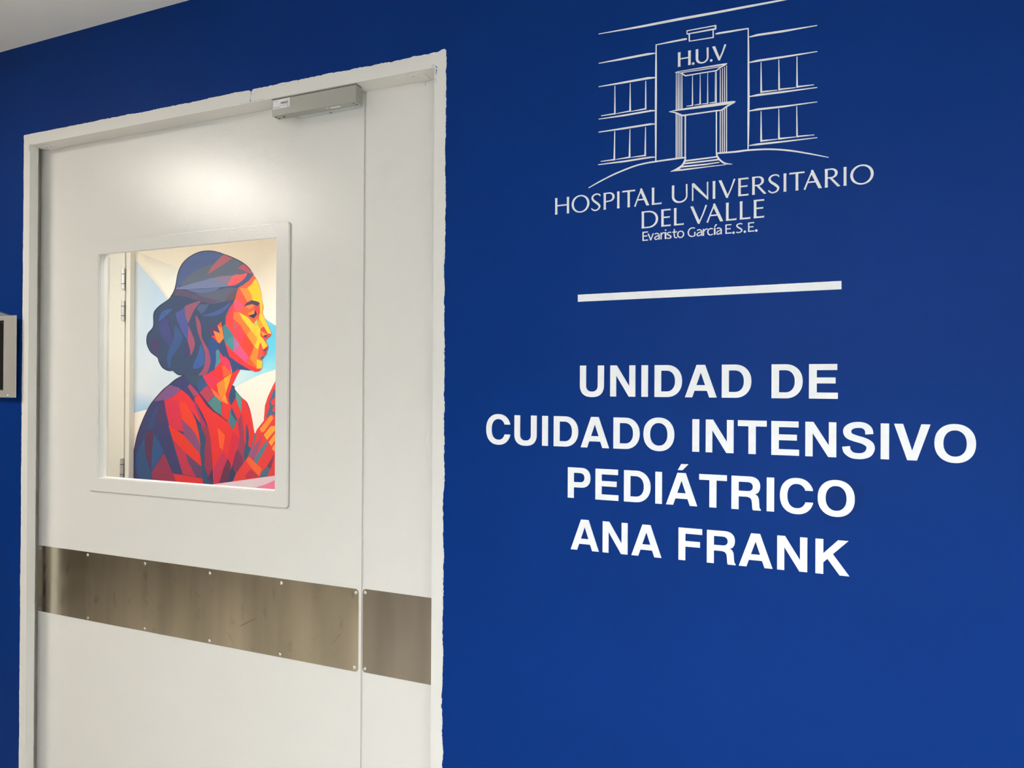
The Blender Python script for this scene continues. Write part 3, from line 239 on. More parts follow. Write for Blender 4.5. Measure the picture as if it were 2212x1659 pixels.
'l3':[[[[(.59268,1.74761),(.59259,1.76547),(.59504,1.7655),(.59513,1.74764)]],[[(.59268,1.74761),(.59267,1.74962),(.60387,1.74974),(.60388,1.74773)]],[[(.59264,1.75583),(.59263,1.75783),(.60215,1.75793),(.60216,1.75593)]],[[(.5926,1.76346),(.59259,1.76547),(.60345,1.76559),(.60346,1.76358)]]],[[[(.60267,1.76091),(.60524,1.76094),(.60936,1.74993),(.60986,1.74762),(.60789,1.7476)]],[[(.61494,1.76104),(.6125,1.76102),(.60838,1.74956),(.60814,1.7476),(.60986,1.74762)]]],[[[(.61608,1.75979),(.61648,1.76003),(.61707,1.76039),(.61781,1.76081),(.61865,1.76119),(.61954,1.7614),(.6204,1.76141),(.62123,1.76129),(.62205,1.76107),(.62283,1.76075),(.62355,1.76035),(.62421,1.75988),(.62483,1.75932),(.62541,1.75866),(.6259,1.75788),(.62628,1.75696),(.62646,1.75592),(.62649,1.75484),(.62644,1.75378),(.62637,1.75279),(.62634,1.75191),(.62635,1.75103),(.62637,1.75011),(.62638,1.74925),(.6264,1.74851),(.62641,1.74799),(.62397,1.74793),(.62396,1.74845),(.62395,1.74918),(.62393,1.75005),(.62391,1.75098),(.6239,1.75191),(.62393,1.75288),(.62398,1.7539),(.62402,1.75486),(.62401,1.75569),(.62392,1.75634),(.62375,1.75687),(.62351,1.7574),(.6232,1.75789),(.62283,1.75833),(.62242,1.7587),(.62196,1.75898),(.62141,1.7592),(.62083,1.75935),(.62026,1.75942),(.61978,1.75942),(.61931,1.7593),(.61871,1.75903),(.61808,1.75867),(.6175,1.75831),(.61707,1.75806)]],[[(.62497,1.7547),(.62431,1.7546),(.6234,1.75449),(.62237,1.75433),(.6214,1.75411),(.62062,1.75383),(.61992,1.75343),(.61921,1.75292),(.61859,1.75238),(.61814,1.75188),(.61793,1.75156),(.61786,1.75137),(.61784,1.75103),(.61791,1.75059),(.61805,1.75017),(.61822,1.7499),(.61841,1.74973),(.61868,1.7496),(.61903,1.74953),(.61947,1.74954),(.61997,1.74964),(.6207,1.74996),(.62169,1.75053),(.62274,1.75119),(.62368,1.7518),(.62435,1.75222),(.62541,1.75054),(.62476,1.75012),(.62382,1.7495),(.62271,1.74881),(.6216,1.74818),(.62058,1.74774),(.61967,1.74756),(.61883,1.74756),(.61806,1.74773),(.61738,1.74804),(.61679,1.74849),(.61629,1.74907),(.61587,1.74979),(.61557,1.75063),(.61547,1.75159),(.61573,1.7526),(.61632,1.75344),(.61709,1.75413),(.61797,1.75473),(.61891,1.75525),(.61987,1.75568),(.62093,1.75599),(.62207,1.7562),(.62318,1.75633),(.62411,1.75641),(.62475,1.75649)]]],[[[(.62777,1.74798),(.62771,1.76113),(.63015,1.76115),(.6302,1.748)]],[[(.62834,1.75639),(.62862,1.75686),(.62902,1.75757),(.6295,1.75838),(.63001,1.75918),(.63051,1.75984),(.631,1.76033),(.63149,1.76071),(.63199,1.761),(.63249,1.76121),(.63304,1.76137),(.63368,1.76147),(.63434,1.76148),(.63494,1.76144),(.63542,1.7614),(.63573,1.76138),(.63548,1.7592),(.63514,1.75925),(.63468,1.75933),(.6342,1.75941),(.63376,1.75945),(.63343,1.75942),(.63315,1.75934),(.63286,1.75922),(.6326,1.75907),(.63233,1.75885),(.63203,1.75855),(.63165,1.75805),(.6312,1.75734),(.63074,1.75657),(.63034,1.75587),(.63006,1.75538)]]],[[[(.63589,1.74807),(.63583,1.7612),(.63886,1.76124),(.63892,1.7481)]],[[(.63899,1.76532),(.63883,1.76597),(.63841,1.76649),(.63781,1.76678),(.63714,1.76677),(.63653,1.76647),(.63612,1.76594),(.63597,1.76529),(.63612,1.76464),(.63654,1.76412),(.63715,1.76383),(.63782,1.76384),(.63842,1.76413),(.63884,1.76466)]]],[[[(.64792,1.75882),(.64748,1.75898),(.64687,1.75922),(.64622,1.75944),(.6456,1.7596),(.64509,1.75965),(.64455,1.75958),(.6439,1.75941),(.64324,1.75917),(.64267,1.7589),(.64229,1.75863),(.64205,1.75837),(.64191,1.7581),(.64187,1.75789),(.6419,1.75782),(.64192,1.75784),(.64203,1.75772),(.6424,1.75741),(.64297,1.75702),(.64364,1.75658),(.64429,1.75614),(.64496,1.75574),(.64575,1.75533),(.64661,1.75489),(.64744,1.75436),(.64816,1.75371),(.64866,1.75292),(.64893,1.75209),(.649,1.75123),(.64884,1.75037),(.64841,1.74957),(.64775,1.74896),(.64697,1.74851),(.6461,1.74817),(.64518,1.74794),(.6442,1.74782),(.64315,1.74787),(.64202,1.74807),(.64095,1.74833),(.64004,1.74856),(.63942,1.74871),(.63991,1.75065),(.64055,1.75049),(.64145,1.75024),(.64244,1.74999),(.64338,1.74983),(.64411,1.74981),(.64472,1.74994),(.64535,1.75019),(.6459,1.7505),(.6463,1.75082),(.64647,1.75102),(.64651,1.75114),(.64654,1.75133),(.64653,1.7516),(.64644,1.75189),(.6463,1.75213),(.64599,1.7524),(.6454,1.75277),(.64462,1.75317),(.64377,1.75361),(.64299,1.75408),(.6423,1.75453),(.64159,1.75498),(.64089,1.75546),(.64024,1.75603),(.63972,1.75678),(.63954,1.75769),(.63969,1.75852),(.64005,1.7592),(.64053,1.75975),(.64108,1.76021),(.64173,1.76062),(.64249,1.76098),(.64331,1.76129),(.64417,1.76152),(.64504,1.76164),(.64594,1.76157),(.6468,1.76136),(.64757,1.76109),(.64819,1.76085),(.6486,1.7607)]]],[[[(.65499,1.76634),(.65503,1.76531),(.65508,1.76384),(.65514,1.76215),(.65521,1.76044),(.65526,1.75891),(.65529,1.75753),(.65529,1.75619),(.6553,1.75495),(.65535,1.75384),(.65545,1.7529),(.6556,1.75208),(.65577,1.75137),(.65596,1.75081),(.65616,1.75043),(.65632,1.75025),(.65664,1.75017),(.65731,1.75022),(.65813,1.75039),(.65892,1.75059),(.65949,1.75071),(.65988,1.74876),(.65935,1.74866),(.65854,1.74847),(.65756,1.74828),(.65651,1.74821),(.65548,1.74844),(.65466,1.74902),(.65408,1.74974),(.65365,1.75057),(.65332,1.75147),(.65306,1.75248),(.6529,1.75361),(.65282,1.75486),(.65281,1.75617),(.65282,1.75752),(.65284,1.75887),(.65285,1.7604),(.6529,1.76212),(.65296,1.76382),(.65301,1.76529),(.65304,1.76632)]],[[(.65062,1.75903),(.65061,1.76133),(.65963,1.76143),(.65937,1.75913)]]],[[[(.67292,1.75501),(.67275,1.75664),(.67225,1.75814),(.67146,1.75946),(.6704,1.76055),(.66912,1.76136),(.66768,1.76186),(.66612,1.76201),(.66456,1.76182),(.66312,1.7613),(.66186,1.76046),(.66081,1.75934),(.66002,1.758),(.65954,1.7565),(.65938,1.75486),(.65955,1.75323),(.66005,1.75173),(.66085,1.75041),(.66191,1.74932),(.66318,1.74851),(.66462,1.74801),(.66618,1.74785),(.66774,1.74804),(.66918,1.74857),(.67045,1.74941),(.6715,1.75053),(.67228,1.75187),(.67276,1.75337)],[(.6705,1.75498),(.67038,1.75616),(.67007,1.75723),(.66955,1.75818),(.66887,1.75897),(.66805,1.75955),(.66713,1.75991),(.66613,1.76003),(.66512,1.75989),(.66421,1.75951),(.66339,1.75891),(.66272,1.75811),(.66222,1.75715),(.66191,1.75606),(.66181,1.75489),(.66192,1.75371),(.66224,1.75264),(.66275,1.75168),(.66343,1.7509),(.66425,1.75031),(.66517,1.74996),(.66617,1.74984),(.66718,1.74998),(.6681,1.75036),(.66891,1.75096),(.66958,1.75176),(.67009,1.75272),(.67039,1.75381)]]],[[[(.69263,1.76361),(.69201,1.76381),(.69117,1.76411),(.69023,1.7644),(.68929,1.76458),(.68842,1.76458),(.68747,1.76441),(.68639,1.76411),(.68533,1.7637),(.68442,1.76319),(.68372,1.76259),(.68312,1.76179),(.68255,1.76075),(.68209,1.75958),(.68178,1.7584),(.68165,1.75733),(.68172,1.75628),(.68196,1.75512),(.68236,1.75397),(.68285,1.75293),(.68338,1.75213),(.68398,1.75152),(.68474,1.75101),(.68561,1.75059),(.68655,1.75029),(.68744,1.75013),(.6884,1.75016),(.68955,1.75041),(.69073,1.75078),(.69179,1.75114),(.69255,1.75138),(.69313,1.74949),(.69239,1.74926),(.69132,1.7489),(.69003,1.74851),(.68865,1.74822),(.68733,1.74815),(.68611,1.74831),(.6849,1.74861),(.68372,1.74908),(.6826,1.74975),(.68163,1.75063),(.68083,1.75174),(.68017,1.75304),(.67966,1.75445),(.67933,1.75593),(.67924,1.75739),(.67942,1.75885),(.67982,1.76033),(.68042,1.76176),(.68117,1.76307),(.68209,1.7642),(.68321,1.76507),(.68448,1.76569),(.6858,1.76612),(.68708,1.7664),(.68829,1.76656),(.68951,1.76654),(.69071,1.7663),(.69178,1.76598),(.69264,1.76569),(.69323,1.76551)]],[[(.69161,1.74971),(.69158,1.75748),(.694,1.75751),(.69402,1.75045)]]],[[[(.69625,1.76052),(.69666,1.76075),(.69728,1.76111),(.69804,1.76153),(.69891,1.7619),(.69981,1.76211),(.70069,1.76212),(.70154,1.762),(.70237,1.76179),(.70317,1.76148),(.70391,1.76109),(.70459,1.76063),(.70525,1.76009),(.70586,1.75943),(.70639,1.75866),(.70679,1.75774),(.70699,1.7567),(.70701,1.75562),(.70696,1.75456),(.70688,1.75358),(.70685,1.75271),(.70686,1.75185),(.70688,1.75094),(.70689,1.75008),(.70691,1.74936),(.70692,1.74884),(.7045,1.74878),(.70449,1.7493),(.70448,1.75002),(.70446,1.75088),(.70445,1.7518),(.70444,1.75272),(.70446,1.75369),(.70453,1.75469),(.70457,1.75564),(.70455,1.75646),(.70446,1.75708),(.70429,1.7576),(.70402,1.75812),(.70369,1.75861),(.70328,1.75905),(.70284,1.75942),(.70234,1.75971),(.70177,1.75993),(.70116,1.76008),(.70055,1.76015),(.70004,1.76015),(.69953,1.76002),(.6989,1.75975),(.69824,1.75939),(.69764,1.75904),(.69719,1.75879)]],[[(.70549,1.75548),(.7048,1.75538),(.70383,1.75527),(.70275,1.75511),(.70171,1.75489),(.70088,1.75461),(.70015,1.75421),(.6994,1.7537),(.69875,1.75316),(.69827,1.75266),(.69806,1.75235),(.69799,1.75217),(.69797,1.75184),(.69804,1.75142),(.69819,1.75101),(.69837,1.75073),(.69858,1.75057),(.69887,1.75043),(.69925,1.75036),(.69972,1.75037),(.70026,1.75048),(.70105,1.7508),(.7021,1.75136),(.70321,1.75202),(.7042,1.75263),(.7049,1.75304),(.70591,1.75134),(.70522,1.75094),(.70423,1.75032),(.70307,1.74964),(.70189,1.74901),(.70084,1.74859),(.69991,1.74841),(.69906,1.74841),(.69828,1.74857),(.69759,1.74887),(.69699,1.7493),(.69647,1.74988),(.69604,1.75059),(.69573,1.75143),(.69563,1.7524),(.6959,1.75341),(.69651,1.75425),(.69731,1.75493),(.69821,1.75552),(.69918,1.75603),(.70017,1.75645),(.70127,1.75676),(.70247,1.75696),(.70363,1.75709),(.70461,1.75718),(.70528,1.75725)]]],[[[(.70752,1.74882),(.70747,1.76184),(.70988,1.76186),(.70993,1.74885)]],[[(.70814,1.75723),(.70849,1.7577),(.70899,1.7584),(.70958,1.7592),(.7102,1.75999),(.71079,1.76063),(.71133,1.7611),(.71186,1.76146),(.7124,1.76174),(.71294,1.76194),(.71352,1.7621),(.71421,1.76219),(.71492,1.7622),(.71558,1.76217),(.71611,1.76213),(.71647,1.76211),(.71625,1.75994),(.71587,1.75999),(.71535,1.76008),(.71479,1.76015),(.71428,1.76018),(.71386,1.76015),(.71352,1.76007),(.71318,1.75994),(.71287,1.75978),(.71254,1.75955),(.71217,1.75923),(.7117,1.75872),(.71115,1.75801),(.71058,1.75725),(.71009,1.75655),(.70973,1.75607)]]],[[[(.72543,1.75953),(.72494,1.75973),(.72431,1.76001),(.72362,1.76028),(.72295,1.76046),(.72237,1.76047),(.72169,1.76032),(.72088,1.76005),(.72008,1.75967),(.71939,1.75924),(.71891,1.75881),(.71857,1.75831),(.71827,1.75766),(.71805,1.75693),(.71791,1.75616),(.71787,1.75544),(.71792,1.75468),(.71808,1.75384),(.71833,1.75302),(.71864,1.75231),(.71898,1.75178),(.71941,1.75136),(.71999,1.75098),(.72067,1.75066),(.72139,1.75045),(.72202,1.75035),(.72267,1.75043),(.72347,1.75071),(.72431,1.75109),(.72508,1.75148),(.72564,1.75174),(.72645,1.74994),(.72592,1.7497),(.72514,1.74932),(.72418,1.7489),(.72312,1.74854),(.72205,1.74838),(.72102,1.74846),(.72002,1.74868),(.71902,1.74904),(.71809,1.74956),(.71726,1.75026),(.71662,1.75114),(.71612,1.75216),(.71577,1.75324),(.71555,1.75434),(.71546,1.7554),(.71553,1.75645),(.71574,1.7575),(.71609,1.75854),(.71659,1.75951),(.71726,1.76038),(.71813,1.76108),(.71914,1.76161),(.72019,1.76201),(.72123,1.76228),(.72224,1.76244),(.72326,1.76239),(.72422,1.76214),(.72506,1.76183),(.72572,1.76154),(.72616,1.76137)]]],[[[(.72776,1.74904),(.7277,1.76201),(.73068,1.76204),(.73074,1.74907)]],[[(.72799,1.76342),(.72993,1.76344),(.73393,1.76874),(.7305,1.7687)]]],[[[(.73238,1.76083),(.73276,1.76106),(.73333,1.76142),(.73404,1.76183),(.73485,1.7622),(.73571,1.76242),(.73655,1.76242),(.73736,1.76231),(.73814,1.76208),(.7389,1.76177),(.73959,1.76137),(.74022,1.7609),(.74082,1.76035),(.74137,1.75969),(.74184,1.75893),(.74219,1.75803),(.74236,1.75701),(.74238,1.75595),(.74233,1.75491),(.74227,1.75393),(.74224,1.75307),(.74225,1.7522),(.74227,1.7513),(.74228,1.75045),(.7423,1.74972),(.74231,1.74921),(.73991,1.74915),(.7399,1.74966),(.73988,1.75039),(.73987,1.75124),(.73985,1.75215),(.73984,1.75307),(.73986,1.75403),(.73992,1.75502),(.73995,1.75597),(.73994,1.7568),(.73986,1.75744),(.7397,1.75797),(.73947,1.75849),(.73919,1.75897),(.73884,1.75941),(.73846,1.75976),(.73802,1.76004),(.73751,1.76025),(.73695,1.7604),(.73641,1.76047),(.73596,1.76046),(.73551,1.76035),(.73494,1.76008),(.73434,1.75973),(.73378,1.75938),(.73337,1.75914)]],[[(.7409,1.75582),(.74027,1.75572),(.7394,1.75561),(.73843,1.75545),(.73751,1.75524),(.73677,1.75496),(.73611,1.75458),(.73543,1.75408),(.73484,1.75354),(.7344,1.75305),(.7342,1.75274),(.73414,1.75254),(.73412,1.7522),(.73418,1.75176),(.73432,1.75135),(.73448,1.75108),(.73465,1.75093),(.73491,1.7508),(.73524,1.75073),(.73565,1.75074),(.73611,1.75084),(.73681,1.75115),(.73775,1.7517),(.73874,1.75235),(.73964,1.75295),(.74027,1.75337),(.74134,1.75172),(.74072,1.75132),(.73982,1.75071),(.73877,1.75003),(.73771,1.7494),(.73673,1.74898),(.73585,1.74879),(.73504,1.7488),(.73429,1.74896),(.73363,1.74927),(.73306,1.74971),(.73257,1.75029),(.73217,1.75099),(.73188,1.75182),(.73179,1.75276),(.73203,1.75374),(.7326,1.75457),(.73334,1.75525),(.73419,1.75584),(.7351,1.75635),(.73602,1.75678),(.73703,1.75709),(.73813,1.75729),(.73918,1.75742),(.74007,1.7575),(.74067,1.75757)]]],[[[(.7486,1.74926),(.74853,1.76674),(.75092,1.76676),(.75099,1.74928)]],[[(.7486,1.74926),(.74859,1.75122),(.75973,1.75133),(.75974,1.74937)]],[[(.74857,1.7573),(.74856,1.75926),(.75803,1.75936),(.75804,1.75739)]],[[(.74854,1.76478),(.74853,1.76674),(.75934,1.76685),(.75934,1.76488)]]],[[[(.76544,1.7503),(.7653,1.75107),(.76491,1.75175),(.76432,1.75225),(.76358,1.75252),(.7628,1.75252),(.76207,1.75225),(.76147,1.75175),(.76108,1.75107),(.76094,1.7503),(.76108,1.74953),(.76147,1.74885),(.76207,1.74835),(.7628,1.74808),(.76358,1.74808),(.76432,1.74835),(.76491,1.74885),(.7653,1.74953)]]],[[[(.77844,1.76435),(.7779,1.76454),(.77717,1.76482),(.77636,1.76511),(.77555,1.76532),(.77484,1.76538),(.77408,1.76531),(.77321,1.76515),(.77234,1.7649),(.7716,1.7646),(.77108,1.76429),(.77073,1.76397),(.77045,1.76358),(.77028,1.76318),(.77021,1.76286),(.77023,1.76265),(.77035,1.76241),(.77067,1.76199),(.77118,1.76147),(.7718,1.76092),(.77242,1.76038),(.77308,1.75991),(.77385,1.75944),(.7747,1.75894),(.77558,1.75839),(.77637,1.75778),(.77708,1.75715),(.77776,1.75648),(.77841,1.75573),(.77893,1.75487),(.77918,1.75382),(.77898,1.75276),(.7785,1.75186),(.77787,1.7511),(.77714,1.75045),(.77635,1.74992),(.77547,1.74954),(.77452,1.74929),(.77355,1.74914),(.77259,1.74906),(.77167,1.74905),(.77072,1.74914),(.76976,1.74933),(.76888,1.74957),(.76815,1.74978),(.76765,1.74991),(.76818,1.7518),(.7687,1.75166),(.76941,1.75145),(.77022,1.75124),(.77102,1.75107),(.77176,1.751),(.77252,1.75101),(.77335,1.75106),(.77415,1.75118),(.77484,1.75136),(.77538,1.75161),(.77584,1.75199),(.77628,1.75249),(.77661,1.75302),(.77678,1.75346),(.77679,1.75369),(.77671,1.75388),(.77645,1.75429),(.776,1.75483),(.77542,1.7554),(.77483,1.75595),(.77421,1.75643),(.77346,1.75689),(.77262,1.75738),(.77174,1.75792),(.77094,1.7585),(.77023,1.7591),(.76952,1.75973),(.76885,1.76041),(.76827,1.76118),(.7679,1.76211),(.76787,1.7631),(.76812,1.764),(.76856,1.7648),(.76915,1.7655),(.76988,1.76608),(.77075,1.76653),(.77174,1.76687),(.77279,1.76712),(.77385,1.76729),(.77488,1.76734),(.77592,1.76723),(.77693,1.76697),(.77785,1.76665),(.77859,1.76637),(.7791,1.76619)]]],[[[(.78543,1.75062),(.78529,1.75139),(.78491,1.75206),(.78431,1.75256),(.78358,1.75283),(.7828,1.75283),(.78207,1.75256),(.78147,1.75206),(.78109,1.75139),(.78095,1.75062),(.78109,1.74985),(.78147,1.74918),(.78207,1.74868),(.7828,1.74841),(.78358,1.74841),(.78431,1.74868),(.78491,1.74918),(.78529,1.74985)]]],[[[(.78897,1.74968),(.7889,1.76707),(.79128,1.7671),(.79135,1.74971)]],[[(.78897,1.74968),(.78896,1.75163),(.79999,1.75175),(.8,1.7498)]],[[(.78894,1.75768),(.78893,1.75963),(.79831,1.75973),(.79831,1.75778)]],[[(.78891,1.76512),(.7889,1.76707),(.7996,1.76719),(.79961,1.76523)]]],[[[(.80555,1.75107),(.80542,1.75183),(.80503,1.7525),(.80444,1.753),(.80371,1.75327),(.80293,1.75327),(.8022,1.753),(.80161,1.7525),(.80122,1.75183),(.80109,1.75107),(.80122,1.75031),(.80161,1.74964),(.8022,1.74914),(.80293,1.74887),(.80371,1.74887),(.80444,1.74914),(.80503,1.74964),(.80542,1.75031)]]]],
}
